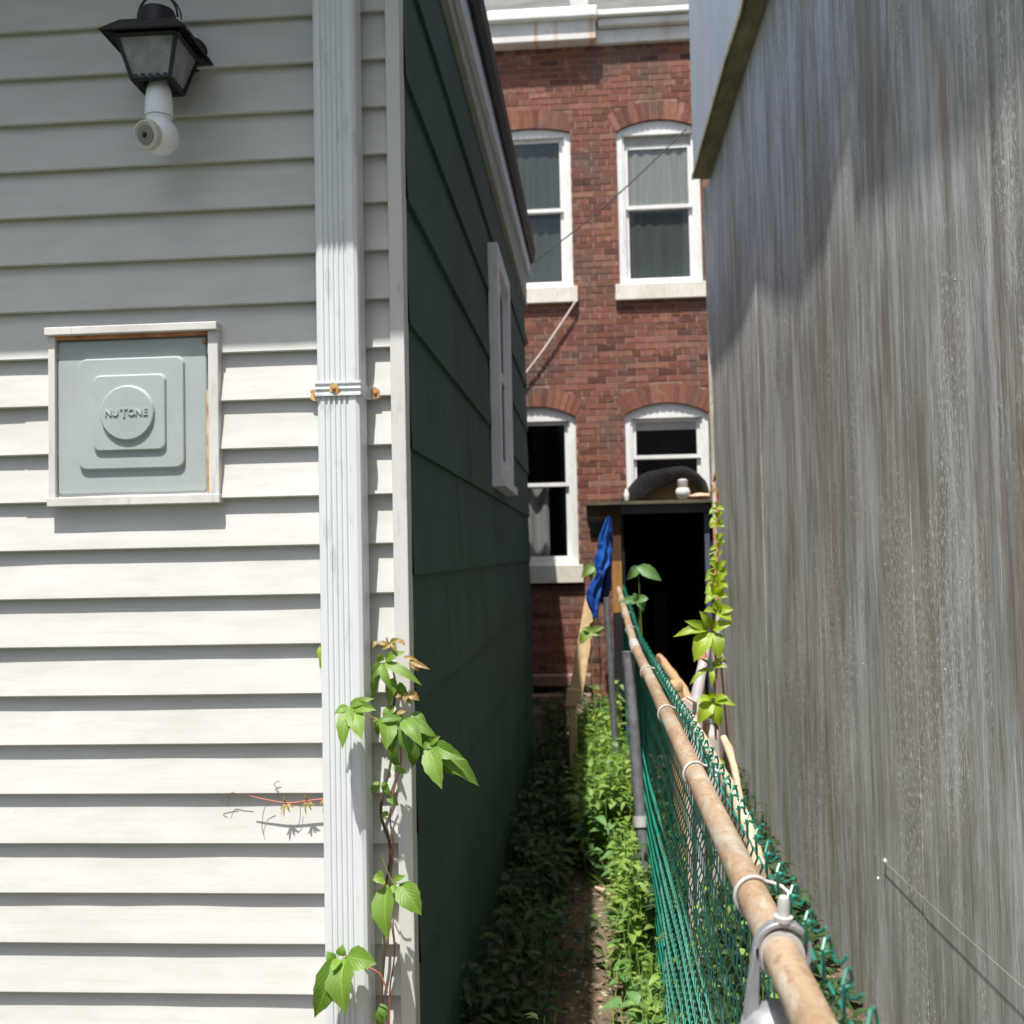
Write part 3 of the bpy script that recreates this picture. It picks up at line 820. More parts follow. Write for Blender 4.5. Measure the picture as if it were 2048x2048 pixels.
# dark eave bracket + black cable
cb = MB(); cb.smooth = True
a = PY(1372, 258, 8.5); b = PY(1063, 527, 8.5)
cb.tube([a.lerp(b, t)+V((0, 0, -.05*math.sin(math.pi*t))) for t in [i/12 for i in range(13)]]+[b+V((-.5, .3, -.1))], .006, 6)
tag(cb.build('cable', M_WIRE, origin=(a+b)/2), 'thin black cable slung across the alley in front of the upper windows', 'cable')
cb = MB(); cb.smooth = True
a = PY(1152, 602, YB-.06); b = PY(1055, 742, YB-.06)
cb.tube([a, a.lerp(b, .3)+V((.01, 0, 0)), a.lerp(b, .7)+V((.015, 0, 0)), b, b+V((-.4, 0, -.5))], .011, 8)
tag(cb.build('cable', M_CABW, origin=(a+b)/2), 'thick pale cable running slantwise across the brick below the left upper window', 'cable')

# ------------------------------------------------------------ right building
XWR = .85; YR = 7.2
gb = thing('weathered_building', 'tall building with weathered streaked grey plywood wall along the right of the alley', 'building', (XWR, YR, 0))
zE = H+2.455
def wx(z): return XWR + (H-z)*.0  # plumb
lw = MB()
# plywood sheets 1.2 m wide with fine vertical joints
ys = [YR, 6.5, 5.28, 4.1, 2.88, 1.66, .44, -1.0, -3.0]
for i in range(len(ys)-1):
    j = (0, .0006, .0022, 0, .0005, 0, .0006, 0)[i]
    lw.box(XWR+j, XWR+.02+j, ys[i+1]+.0004, ys[i]-.0004, 0, zE+.02)
lw.box(XWR+.021, XWR+.25, -3, YR, 0, zE+.6); lw.box(XWR+.25, XWR+4, YR-.1, YR, 0, zE+.6)
lw.build('plywood_wall', M_WALLG, gb)
ov = [(7.0, .103), (5.3, .100), (4.84, .088), (4.3, .105), (3.71, .118), (3.25, .115), (3.10, .098), (2.94, .092), (2.80, .115), (2.02, .125), (1.7, .127), (-1.0, .13)]  # near outline, out of frame, stepped to shape the sawtooth wall shadow
lo = [(XWR-o_, y) for y, o_ in ov]
sf = MB(); sf.prism([(x, y, zE) for x, y in lo]+[(XWR-.001, -1.0, zE), (XWR-.001, 7.0, zE)], (0, 0, .022)); sf.build('soffit', M_OLIVE, gb)
cl = MB()
cl.prism([(x-.004, y, zE+.023) for x, y in lo]+[(XWR+.6, -1.0, zE+.023), (XWR+.6, 7.0, zE+.023)], (0, 0, 2.4))
cl.build('upper_cladding', M_CLAD, gb)
dr_ = MB()
for i in range(len(lo)-1):
    (xa, ya_), (xb, yb_) = lo[i], lo[i+1]
    dr_.prism([(xa-.016, ya_, zE-.004), (xb-.016, yb_, zE-.004), (xb-.005, yb_, zE-.004), (xa-.005, ya_, zE-.004)], (0, 0, .03))
dr_.build('drip_edge', M_OLIVE, gb)
q = MB(); q.box(XWR-.02, XWR+.004, YR+.001, YR+.03, 0, zE); q.build('corner_board', M_WALLG, gb)
for (px, py) in [(1726, 1328), (1640, 735), (1890, 1340), (1600, 1220), (1910, 560), (1770, 1130)]:
    p = PXx(px, py, XWR-.002); q = MB(); q.lathe([(.004, 0), (.003, .002)], p, (-1, 0, 0), 8); q.build('nail_head', M_THREAD, gb)
a = PXx(1768, 1722, XWR-.004); b = PXx(2075, 2000, XWR-.006)
q = MB(); q.smooth = True; q.tube([a.lerp(b, i/10)+V((0, 0, -.003*math.sin(math.pi*i/10))) for i in range(11)], .0005, 5)
tag(q.build('thread', M_THREAD, origin=a), 'fine pale thread stretched slantwise over the low part of the grey wall', 'thread')
for i, (px, py, r_, lb) in enumerate(((1770, 1722, .0045, 'larger white cocoon tuft stuck on the grey wall at the thread end'), (1756, 1757, .0032, 'smaller white cocoon tuft just below the thread end on the grey wall'))):
    q = MB(); q.smooth = True; p = PXx(px, py, XWR-.004)
    q.grid(lambda u, v: p+V((1.0*math.cos(2*math.pi*u)*math.sin(math.pi*v), 1.0*math.sin(2*math.pi*u)*math.sin(math.pi*v), 1.7*math.cos(math.pi*v)))*r_*(1+.35*noise.noise(V((u*7, v*7, i)))), 10, 8)
    tag(q.build('cocoon', M_BLOB, origin=p), lb, 'cocoon')

# ------------------------------------------------------------ chain link fence
ZR = H-.37; XF = .165; RR = .0172
fen = thing('chain_link_fence', 'green vinyl chain link fence with rusty top rail running down the middle of the alley', 'fence', (XF, 4.2, 0))
def railp(y):
    if y < 4.2: return V((XF, y, ZR))
    t = (y-4.2)/2.6
    return V((XF+.012*t, y, ZR+.135*t))
q = MB(); q.smooth = True; q.tube([railp(y) for y in (.25, 1, 2, 3, 4.21)], RR, 20); q.build('top_rail', M_RAIL, fen)
q = MB(); q.smooth = True; q.tube([railp(y) for y in (4.215, 5, 6, 6.8)], RR*.98, 16); q.build('top_rail', M_RAIL, fen)
q = MB(); q.smooth = True; q.tube([railp(4.02), railp(4.2), railp(4.26)+V((0, 0, .003))], RR*1.16, 18); q.build('rail_sleeve', M_GALVL, fen)
# near post with loop cap
YP = 1.0
q = MB(); q.smooth = True; q.lathe([(.030, 0), (.030, ZR-.072)], (XF-.006, YP, 0), n=32); q.build('post', M_GALV, fen)
q = MB(); q.smooth = True
zc_ = ZR
q.lathe([(.033, -.115), (.033, -.070), (.031, -.060), (.022, -.050), (.008, -.044)], (XF-.006, YP, zc_), n=32)
def ringc(mb, c, r0, r1, hw_, n=36, a0=0, a1=360):
    rs = []
    for i in range(n+1):
        t = R(a0+(a1-a0)*i/n); u = V((math.cos(t), 0, math.sin(t)))
        rs.append([c+u*r1+V((0, -hw_, 0)), c+u*r1+V((0, hw_, 0)), c+u*r0+V((0, hw_, 0)), c+u*r0+V((0, -hw_, 0))])
    loft(mb, rs, False)
cR = V((XF+.002, YP, ZR+.004))
ringc(q, cR, .0212, .0262, .007)
for s in (-1,):
    q.prism([cR+V((s*.0262, -.007, .004)), cR+V((s*.0212, -.007, .004)), cR+V((s*.028+.004, -.007, -.062)), cR+V((s*.037, -.007, -.062))], (0, .014, 0))
cap_ = q.build('loop_cap', M_GALV, fen, bevel=.0012)
q = MB(); q.smooth = True
q.lathe([(.0085, .0258), (.0088, .030), (.0054, .0305), (.0054, .044), (.0045, .0475), (.002, .049)], cR, (.05, -.03, 1), 20); q.build('bolt', M_GALVL, fen)
q = MB(); q.smooth = True; q.lathe([(.0215, -.006), (.0225, -.002), (.0225, .006), (.021, .010)], V((XF, YP+.0, ZR)), (0, 1, 0), 24); q.build('rail_bushing', M_GALVL, fen)
# middle posts
pB0 = PY(1256, 1308, 4.2); pB1 = PY(1287, 1720, 4.05); dB = (pB1-pB0); e_ = pB0+dB*((pB0.z)/(pB0.z-pB1.z))
q = MB(); q.smooth = True; q.tube([pB0, e_], .0215, 16); q.build('post', M_POST, fen)
q = MB(); q.smooth = True; t_ = .82; pm = pB0+dB*t_; q.tube([pm-dB.normalized()*.02, pm+dB.normalized()*.02], .027, 16); q.build('tension_band', M_GALVL, fen)
q = MB(); q.smooth = True; q.lathe([(.0235, -.045), (.0245, -.01), (.024, .01)], pB0, n=18); q.build('post_cap', M_POST, fen)
pA0 = PY(1213, 1195, 5.9); pA1 = PY(1224, 1380, 5.9); dA = pA1-pA0; e_ = pA0+dA*(pA0.z/(pA0.z-pA1.z))
q = MB(); q.smooth = True; q.tube([pA0, e_], .018, 14); q.build('post', M_POST, fen)
# tie wires
for (px, py) in ((1512, 1791), (1390, 1548), (1330, 1428), (1288, 1345), (1262, 1272), (1240, 1235), (1228, 1205)):
    d = ray(px, py); yq = d.y*((ZR-H)/d.z)
    if py < 1300: yq = {1272: 4.7, 1235: 5.3, 1205: 6.0}[py]
    c = railp(yq)
    q = MB(); q.smooth = True
    pts = []
    for i in range(25):
        t = R(-75 + 255*(1-i/24) )
        rr = RR+.0028
        pts.append(c+V((rr*math.cos(t), -.006*math.sin(t)-.004*(i/24), rr*math.sin(t))))
    # run from under the left side over the top to a hook on the mesh
    pts = [c+V(((RR+.0026)*math.cos(R(a_)), .005*math.cos(R(a_)), (RR+.0026)*math.sin(R(a_)))) for a_ in range(262, 44, -12)]
    pts += [c+V((.022, .004, .012)), c+V((.031, .002, .009)), c+V((.037, -.004, .004)), c+V((.034, -.009, -.001)), c+V((.027, -.009, -.001))]
    q.tube(pts, .0021, 8); q.build('tie_wire', M_GALVL, fen)
# woven mesh: each wire is its own zigzag strand, hooked round its neighbours
mm = MB(); mm.smooth = True
pz = .036; zTop = .010; yN = .42
i = 0; nW = int((6.7-yN)/pz)
def mx(y, z):
    h = z/1.2
    bulge = .045*math.exp(-((y-1.9)/.9)**2)*math.sin(math.pi*min(1, max(0, h)))*0 + .012*noise.noise(V((y*1.5, z*2.2, 0)))*min(1, max(0, (1.16-z)*2.5)) 
    return railp(y).x + .0225 + bulge
for i in range(nW):
    y0_ = yN+i*pz; top = railp(y0_).z+zTop
    nn = int((top-.03)/pz); pts = []
    det = y0_ < 3.2
    for j in range(nn+1):
        side = j % 2; z_ = top-j*pz
        yy = y0_+side*pz; s = 1 if side else -1
        if det:
            e = pz*.17
            pts += [(yy-s*e, z_+e*1.0, -.0019), (yy+s*.0012, z_, 0), (yy-s*e, z_-e*1.0, .0019)]
        else:
            pts += [(yy+s*.001, z_, 0)]
    P3 = [V((mx(a_, b_)+x_*(1 if det else 1), a_, b_)) for a_, b_, x_ in pts]
    mm.tube(P3, .00135 if det else .0011, 5 if det else 4, False)
    # knuckle: loop and bent tip above the rail
    if i % 2 == 0:
        yy = y0_; rz = random.uniform(-.003, .003); rx = random.uniform(-.003, .004); ry = random.uniform(-.003, .003)
        bx_ = mx(yy, top)
        L1 = [(0, -.001, -.0), (-.001, -.007, .012), (-.002, -.0085, .022), (.001, -.004, .028+rz), (.005, .002, .027+rz), (.007, .005, .020), (.004+rx, .004, .013), (.004+rx, -.004, .0115), (.007+rx, -.012, .014), (.010+rx, -.016+ry, .019)]
        L2 = [(0, .001, 0), (.001, .007, .010), (.002, .007, .017), (.005, .002, .0165), (.006, -.003, .018), (.002, -.007, .020), (-.004, -.008, .018)]
        mm.tube([V((bx_+a_*1.2, yy+b_*1.15, top+c_*1.15)) for a_, b_, c_ in L1], .0016, 6 if det else 4)
        mm.tube([V((bx_+a_*1.2, yy+b_*1.15, top+c_*1.15)) for a_, b_, c_ in L2], .0016, 6 if det else 4)
mm.build('wire_mesh', M_MESH, fen, recalc=False)

# ------------------------------------------------------------ lean-to shed
YSH = 7.4
sA = PY(1232, 1100, YSH); xs0 = PY(1223, 1100, YSH).x; xs1 = PY(1414, 1100, YSH).x
zrf = PY(1300, 1005, YSH).z
shed = thing('lean_to_shed', 'black-mouthed lean-to shed with flat plank roof at the end of the fence', 'shed', ((xs0+xs1)/2, YSH, 0))
xra = PY(1172, 1002, YSH-.05).x
q = MB(); q.box(xra, xs1+.28, YSH-.08, 10.4, zrf-.012, zrf+.010); q.build('roof_plank', M_WOODD, shed)
q = MB(); q.box(xs0, xs0+.068, YSH, YSH+.07, PY(1232, 1122, YSH).z+.001, zrf-.013); q.build('front_post', M_WOODB, shed)  # one post: shade painted brown here, sunlight painted orange on the piece below
q = MB(); zo = PY(1232, 1225, YSH).z; q.box(xs0, xs0+.068, YSH-.001, YSH+.07, zo, PY(1232, 1122, YSH).z); q.build('front_post', M_WOODLIT, shed, label='middle piece of the front post coloured orange for sunlight')
q = MB(); q.box(xs0, xs0+.068, YSH, YSH+.07, 0, zo-.001); q.build('front_post', M_DARK, shed)  # same post, lower piece coloured near-black
q = MB(); q.box(xs0+.069, xs1+.24, YSH+.01, YSH+.04, zrf-.075, zrf-.0125); q.build('header_board', simple('dark_grey_board', (.10, .10, .12), None, 8), shed)  # plain dark grey board
q = MB(); q.box(xs1-.012, xs1+.02, YSH, YSH+.05, 0, zrf-.08); q.build('front_post', simple('slate_blue_board', (.10, .11, .16), None, 8), shed)
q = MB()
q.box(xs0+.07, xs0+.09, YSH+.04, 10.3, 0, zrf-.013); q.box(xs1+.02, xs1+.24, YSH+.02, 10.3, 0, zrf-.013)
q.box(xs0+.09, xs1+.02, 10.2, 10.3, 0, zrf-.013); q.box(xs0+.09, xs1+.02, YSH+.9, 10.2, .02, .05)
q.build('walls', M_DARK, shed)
q = MB(); c = PY(1350, 1130, 8.2); q.box(c.x-.10, c.x+.02, 9.4, 9.7, 0, c.z-.25); tag(q.build('crate', M_WOODB, origin=(c.x, 8.3, 0), bevel=.01), 'dim brown box deep inside the dark shed', 'crate')

# black tarp draped as a rounded hood over a cardboard box on the shed roof
YT = 7.5
def z5(x, y): return (900+x*.3105, 600+y*.3105)
outer = [(1095,1302),(1125,1245),(1165,1190),(1215,1135),(1280,1105),(1350,1088),(1430,1078),(1510,1072),(1565,1090),(1610,1125),(1645,1170),(1665,1220),(1682,1275)]
inner = [(1190,1302),(1205,1290),(1240,1270),(1290,1235),(1340,1208),(1400,1180),(1460,1165),(1510,1160),(1550,1165),(1585,1180),(1612,1210),(1632,1245),(1645,1290)]
t = thing('draped_tarp', 'black plastic tarp arched over a box on top of the shed roof', 'tarp', PY(*z5(1400, 1300), YT))
q = MB(); q.smooth = True
n0 = len(q.v); rows = 9
def tarp(u, v):
    k = u*(len(outer)-1); i = min(int(k), len(outer)-2); f = k-i
    ox = outer[i][0]*(1-f)+outer[i+1][0]*f; oy = outer[i][1]*(1-f)+outer[i+1][1]*f
    ix = inner[i][0]*(1-f)+inner[i+1][0]*f; iy = inner[i][1]*(1-f)+inner[i+1][1]*f
    if v < .3: s = v/.3; a, b, y = ix*(1-s)+ox*s, iy*(1-s)+oy*s, YT-.03*math.sin(s*1.57)
    else: s = (v-.3)/.7; a, b, y = ox, oy, YT-.03+s*.75
    p = PY(*z5(a, b), YT); p.y = y
    nn_ = noise.noise(V((p.x*9, p.y*7, p.z*9)))*.012
    p.x += nn_; p.z += nn_*.8
    p.z = max(p.z, zrf+.012); return p
q.grid(tarp, 40, 20); q.build('sheet', M_TARP, t, recalc=False)
q = MB(); pts = [PY(*z5(a, b), YT+.06) for a, b in inner]; pts = [V((p.x, p.y, max(p.z, zrf+.012)-(.004 if p.z > zrf+.03 else 0))) for p in pts]
q.prism(pts, (0, .5, 0))
tag(q.build('cardboard_box', M_CARD, origin=pts[0]), 'brown cardboard box under the black tarp on the shed roof', 'box')
def zs_(px, py, Y): return PY(px, py, Y)
# white lamp and small pieces on the shed roof
p = PY(*z5(1502, 1305), YSH-.03); p.z = zrf+.0105
jug = thing('white_lamp', 'white round-bodied lamp standing on the shed roof before the black tarp', 'lamp', p)
q = MB(); q.smooth = True; q.lathe([(.018, 0), (.034, .012), (.047, .035), (.050, .06), (.040, .082)], p, n=24); q.build('base', M_BLOB, jug)
q = MB(); q.smooth = True; q.lathe([(.030, .083), (.036, .10), (.036, .135), (.022, .145)], p, n=24); q.build('shade', M_GALVL, jug)
p = PY(*z5(1138, 1305), YSH-.03); p.z = zrf+.0105
q = MB(); q.smooth = True; q.lathe([(.014, 0), (.018, .01), (.018, .055), (.012, .07), (.009, .085)], p, n=16)
tag(q.build('bottle', M_BLOB, origin=p), 'small white bottle at the left end of the black tarp', 'bottle')
p = PY(*z5(1615, 1300), YSH-.04); p.z = zrf+.0105
q = MB(); q.smooth = True; q.grid(lambda u, v: p+V((.085*math.cos(2*math.pi*u)*math.sin(math.pi*v), .05*math.sin(2*math.pi*u)*math.sin(math.pi*v), .022-.022*math.cos(math.pi*v)+.006*noise.noise(V((u*6, v*6, 0))))), 20, 10)
tag(q.build('folded_rag', simple('salmon_cloth', (.62, .36, .24), None, 10), origin=p), 'salmon coloured folded rag on the right end of the shed roof', 'rag')

# blue tarp bundle hanging at the fence end
def z6(x, y): return (1000+x*.3106, 900+y*.3106)
t = thing('blue_tarp', 'bright blue tarp bundled and tied over the end of the fence', 'tarp', PY(*z6(640, 780), 6.9))
def ribbon(cl, ws, Y, nm, mt, fold=.03, par=t, sd=0):
    q = MB(); q.smooth = True
    def f(u, v):
        k = v*(len(cl)-1); i = min(int(k), len(cl)-2); fr_ = k-i
        cx_ = cl[i][0]*(1-fr_)+cl[i+1][0]*fr_; cy_ = cl[i][1]*(1-fr_)+cl[i+1][1]*fr_; w_ = ws[i]*(1-fr_)+ws[i+1]*fr_
        a_ = 2*math.pi*u
        rr = 1+.35*math.sin(a_*5+v*5+sd)+.2*noise.noise(V((u*5, v*9, sd)))
        p = PY(*z6(cx_+w_*.5*math.cos(a_)*rr, cy_), Y); p.y += fold*math.sin(a_)*rr; return p
    q.grid(f, 30, 26); return q.build(nm, mt, par, recalc=True)
ribbon([(700,430),(668,560),(670,640),(655,740),(650,790)], [20, 55, 78, 80, 30], 6.85, 'upper_bundle', M_BLUE, .04)
ribbon([(650,790),(625,850),(600,930),(606,1010),(612,1080)], [30, 62, 78, 52, 22], 6.8, 'lower_bundle', M_BLUE, .04, sd=2)
ribbon([(705,440),(700,560),(690,700),(670,860),(655,985)], [20, 50, 45, 75, 60], 6.95, 'rear_fold', simple('navy_tarpaulin', (.006, .02, .14), None, 6), .03, sd=4)
q = MB(); q.smooth = True; c = PY(*z6(650, 790), 6.82); q.lathe([(.026, -.012), (.030, 0), (.026, .012)], c, n=16); q.build('knot', M_BLUE, t)

# wooden stake leaning by the tarp
a = PY(*z6(592, 940), 7.0); b = PY(*z6(480, 1625), 6.6)
def plank(mb, a, b, w_, th_):
    d = (b-a).normalized(); s = d.cross(V((0, 1, 0))).normalized()*w_/2; f = s.cross(d).normalized()*th_/2
    mb.prism([a-s-f, a+s-f, a+s+f, a-s+f], b-a)
q = MB(); plank(q, a, b, .085, .03)
tag(q.build('wooden_stake', M_WOODY, origin=b, bevel=.004), 'yellowish leaning board between the brick wall and the fence end', 'board')
q = MB(); c = PY(*z6(470, 1590), 6.5); q.box(c.x-.045, c.x+.035, 6.46, 6.54, c.z-.06, c.z+.05, Matrix.Translation(c)@Matrix.Rotation(.16, 4, 'Y')@Matrix.Translation(-c))
q.box(c.x-.03, c.x+.02, 6.47, 6.53, 0, c.z-.05)
tag(q.build('broken_post', simple('pinkish_wood', (.50, .33, .24), None, 10), origin=c, bevel=.01), 'short pinkish post stub at the foot of the leaning board', 'post')

# debris on the right of the fence
def zz(x, y): return (1100+x*.2587, 1200+y*.2587)
def stick(name, pts, rs, mt, label, cat, Ys, group=None):
    P = [PY(*zz(*p), Y) for p, Y in zip(pts, Ys)]
    q = MB(); q.smooth = True; D = []
    for i in range(len(P)-1):
        for k in range(4):
            s = k/4; D.append((P[i].lerp(P[i+1], s), rs[i]*(1-s)+rs[i+1]*s))
    D.append((P[-1], rs[-1]))
    q.tube([p+V((noise.noise(p*9)*.004, 0, noise.noise(p*7)*.004)) for p, r_ in D], [r_*(1+.15*noise.noise(p*30)) for p, r_ in D], 10)
    return tag(q.build(name, mt, origin=P[-1]), label, cat, group)
stick('branch', [(1105, 920), (1190, 1090), (1290, 1270), (1380, 1420), (1450, 1560), (1540, 1780), (1640, 2100)], [.012, .013, .013, .014, .014, .014, .015], M_STICK, 'longest pale bare branch lying just beyond the green mesh', 'branch', [3.4, 3.1, 2.8, 2.5, 2.35, 2.2, 2.0])
stick('branch', [(1338, 1070), (1385, 1160), (1420, 1290), (1450, 1440), (1475, 1570), (1500, 1700), (1530, 1900)], [.010, .012, .010, .009, .009, .009, .009], M_STICK, 'shorter curved pale branch standing against the grey wall', 'branch', [3.0, 2.95, 2.9, 2.8, 2.7, 2.6, 2.4])
stick('wooden_pole', [(845, 440), (905, 520), (960, 600), (1000, 660), (1100, 820)], [.020, .021, .022, .022, .022], M_TAN, 'slanting tan pole with cut end before the black shed mouth', 'pole', [5.6, 5.1, 4.8, 4.6, 4.2])
P_ = [PY(*zz(960, 640), 4.3), PY(*zz(975, 760), 4.3), PY(*zz(990, 900), 4.3), PY(*zz(1000, 1400), 4.3)]
q = MB(); q.smooth = True; q.lathe([(.034, -.03), (.036, -.012), (.030, .002), (.018, .009), (.004, .012)], P_[0], n=20); q.tube(P_[:1]+P_[1:]+[V((P_[-1].x+.05, 4.3, 0))], [.031]*5, 18)
tag(q.build('wooden_post', M_TAN, origin=P_[-1]), 'thick round-topped tan post just behind the rail', 'post')
q = MB(); plank(q, PY(*zz(800, 470), 5.3), PY(*zz(900, 690), 5.0), .07, .03); plank(q, PY(*zz(890, 640), 5.05)+V((0,.04,0)), PY(*zz(1010, 1500), 4.9), .05, .03)
tag(q.build('plank', M_WOODB, origin=PY(*zz(900, 690), 5.0)), 'brown plank ends heaped beside the slanting tan pole', 'plank')
q = MB(); q.smooth = False
q.prism([PY(*zz(*p), 3.5) for p in ((1012, 770), (1040, 755), (1105, 800), (1100, 900), (1075, 930), (1040, 900), (1020, 850))], (.02, .05, 0))
q.box(PY(*zz(1055, 900), 3.5).x-.008, PY(*zz(1055, 900), 3.5).x+.008, 3.515, 3.53, 0, PY(*zz(1055, 900), 3.5).z)
tag(q.build('broken_board', M_PINK, origin=PY(*zz(1060, 930), 3.5), bevel=.004), 'torn pinkish board end poking up behind the mesh', 'board')
a = PY(*zz(1215, 330), 3.9); b = PY(*zz(1130, 760), 3.75)
q = MB(); q.smooth = True; q.tube([a, a.lerp(b, .5), b, V((b.x-.03, b.y-.2, 0))], [.016, .018, .022, .024], 14)
tag(q.build('plastic_pipe', simple('grey_lilac_plastic', (.42, .38, .40), (.30, .27, .28), 8), origin=b), 'pale grey pipe standing behind the bright creeper', 'pipe')
a = PY(*zz(1255, 280), 4.0); b = PY(*zz(1320, 520), 3.8)
q = MB(); q.smooth = True; q.tube([a, a.lerp(b, .5), b, V((b.x+.06, b.y, 0))], [.02, .022, .026, .03], 14)
tag(q.build('wooden_pole', simple('grey_old_wood', (.26, .21, .18), (.15, .12, .10), 9, .9, 0, .4, .004, (3,3,.4)), origin=b), 'old grey-brown pole next to the grey wall end behind the creeper', 'pole')
p = PY(*zz(1215, 1060), 3.9)
jb = thing('plastic_jug', 'dirty white plastic jug under the lowest bright creeper leaf', 'jug', (p.x, 3.9, 0))
q = MB(); q.smooth = True; q.lathe([(.052, .02-p.z), (.052, 0), (.046, .02), (.022, .042), (.016, .052)], p, n=24); q.build('body', simple('dirty_white_plastic', (.52, .50, .46), (.34, .31, .26), 7, .6), jb)
q = MB(); q.smooth = True; q.lathe([(.019, .0525), (.019, .064), (.014, .068)], p, n=18); q.build('lid', M_BLOB, jb)
q = MB(); q.smooth = True; p = PY(*zz(1178, 480), 3.85); q.lathe([(.012, -.06), (.016, -.02), (.016, .02), (.008, .05)], p, (.1, 0, 1), 12)
q.tube([p+V((0,0,-.05)), V((p.x, p.y, 0))], .008, 8)
tag(q.build('terracotta_stake', simple('terracotta', (.58, .30, .18), None, 10), origin=(p.x, p.y, 0)), 'small terracotta coloured stake head beside the pale grey pipe', 'stake')

# ------------------------------------------------------------ leaves
class Leaves:
    def __init__(s): s.q = MB(); s.q.uv = {}; s.q.smooth = True
    def leaf(s, a, b, w, nrm, tone=.5, curl=.25, fold=.25, nseg=7, serr=.06):
        a, b = V(a), V(b); L = (b-a).length; d = (b-a)/L
        nrm = V(nrm); nrm = (nrm-d*nrm.dot(d)).normalized(); sd_ = d.cross(nrm)
        q = s.q; q.tone = tone; base = len(q.v)
        for i in range(nseg+1):
            t = i/nseg
            prof = (math.sin(math.pi*min(1, t**.78))**.85)*(1-.25*t) if 0 < t < 1 else 0
            if t > .86: prof *= (1-t)/.14*.8+.2*(1 if t < 1 else 0)
            hw_ = w*.5*prof*(1+(serr if i % 2 else -serr))
            c = a + d*L*t + nrm*(-curl*L*t*t + .12*L*math.sin(math.pi*t))
            for u in (-1, -.5, 0, .5, 1):
                up = nrm*(abs(u)*fold*hw_ + (.03*w*math.sin(t*14) if abs(u) == 1 else 0))
                q.v.append(c+sd_*u*hw_+up); q.uv[len(q.v)-1] = (u, t)
        for i in range(nseg):
            for j in range(4):
                k = base+i*5+j; q.f.append((k, k+1, k+6, k+5)); q.t.append(tone)
        return s
VIEW = V((0, -1, .25))
def px_leaves(specs, nm, mt, par, Y, vary=.02):
    groups = []
    for sp in specs:
        for g_ in groups:
            if any(math.hypot(sp[0][0]-q_[0][0], sp[0][1]-q_[0][1]) < 13 for q_ in g_): g_.append(sp); break
        else: groups.append([sp])
    for g_ in groups: px_leaves1(g_, nm, mt, par, Y)
def px_leaves1(specs, nm, mt, par, Y):
    L = Leaves()
    for sp in specs:
        (x0_, y0_), (x1_, y1_), w_ = sp[:3]; dy = sp[3] if len(sp) > 3 else -.015; tone = sp[4] if len(sp) > 4 else random.uniform(.3, .9)
        a = PY(x0_, y0_, Y); b = PY(x1_, y1_, Y+dy)
        nr = V((random.uniform(-.5, .5), -1, random.uniform(.1, .7)))
        L.leaf(a, b, w_*1.08*Y/FPX, nr, tone, curl=random.uniform(-.05, .22), fold=random.uniform(.1, .4), nseg=9, serr=.045)
    return L.q.build(nm, mt, par, recalc=False)
def stem_part(pts, r, nm, mt, par, Y):
    q = MB(); q.smooth = True
    P = [PY(x_, y_, Y) if not isinstance(x_, V) else x_ for x_, y_ in pts]
    rr = r if isinstance(r, list) else [r]*len(P)
    D, DR = [], []
    for i in range(len(P)-1):
        a0, a1, a2, a3 = P[max(i-1, 0)], P[i], P[i+1], P[min(i+2, len(P)-1)]
        for k in range(5):
            t = k/5; D.append(.5*((2*a1)+(a2-a0)*t+(2*a0-5*a1+4*a2-a3)*t*t+(3*a1-a0-3*a2+a3)*t**3)); DR.append(rr[i]*(1-t)+rr[i+1]*t)
    D.append(P[-1]); DR.append(rr[-1])
    q.tube(D, DR, 7); return q.build(nm, mt, par)
def zc3(x, y): return (600+x*.207, 1240+y*.207)
def zc6(x, y): return (600+x*.2112, 1640+y*.2112)
# --- creeper on the downspout corner
vn = thing('creeper', 'leafy green creeper climbing beside the downspout at the house corner with reddish shoots on top', 'creeper', (XC-.06, YS-.05, 0))
YV = YS-.055
st1 = [(765, 2075), (760, 1980), (772, 1900), (768, 1800), (778, 1700), (765, 1620), (782, 1520), (776, 1450), (795, 1380), (780, 1310), (770, 1275)]
stem_part([(x_+4*math.sin(i*2.1), y_) for i, (x_, y_) in enumerate(st1)], [.0035]*6+[.003, .003, .0025, .002, .0015], 'stem', M_STEMB, vn, YV+.02)
stem_part([(x_+14+6*math.sin(i*1.3), y_) for i, (x_, y_) in enumerate(st1[:8])], .0018, 'stem', M_STEMR, vn, YV+.025)
def cl3(sp, nm, mt, Y, dy=-.015):
    return px_leaves([((zc3(*a)), (zc3(*b)), w_*.207, dy_, tn) for a, b, w_, dy_, tn in sp], nm, mt, vn, Y)
g1 = [((790,420),(690,560),120,-.02,.55), ((780,410),(880,690),95,-.03,.75), ((800,410),(1180,610),110,-.02,.65), ((790,400),(760,310),80,-.01,.8), ((820,390),(1000,300),100,-.01,.5), ((760,440),(690,760),90,.0,.3)]
g2 = [((490,830),(400,1240),170,-.05,.65), ((500,840),(600,1160),190,-.05,.8), ((520,830),(745,870),130,-.03,.75), ((480,830),(700,750),90,-.02,.85), ((470,840),(330,900),90,-.02,.6)]
g3 = [((840,950),(830,1260),190,-.05,.6), ((1000,960),(1170,1190),170,-.05,.6), ((1010,960),(1060,1320),200,-.02,.2), ((1060,960),(1320,1130),120,-.03,.45), ((990,950),(700,1000),90,-.02,.35), ((860,970),(900,1290),170,.0,.15), ((1120,1020),(1200,1290),150,.0,.2)]
g4 = [((1250,1210),(1380,1640),210,-.04,.8), ((1270,1200),(1600,1350),170,-.03,.5), ((1290,1210),(1740,1610),190,.0,.45), ((1280,1190),(1170,1240),90,-.01,.4), ((1300,1230),(1500,1520),150,.02,.25), ((1240,1190),(1360,1120),90,-.01,.6)]
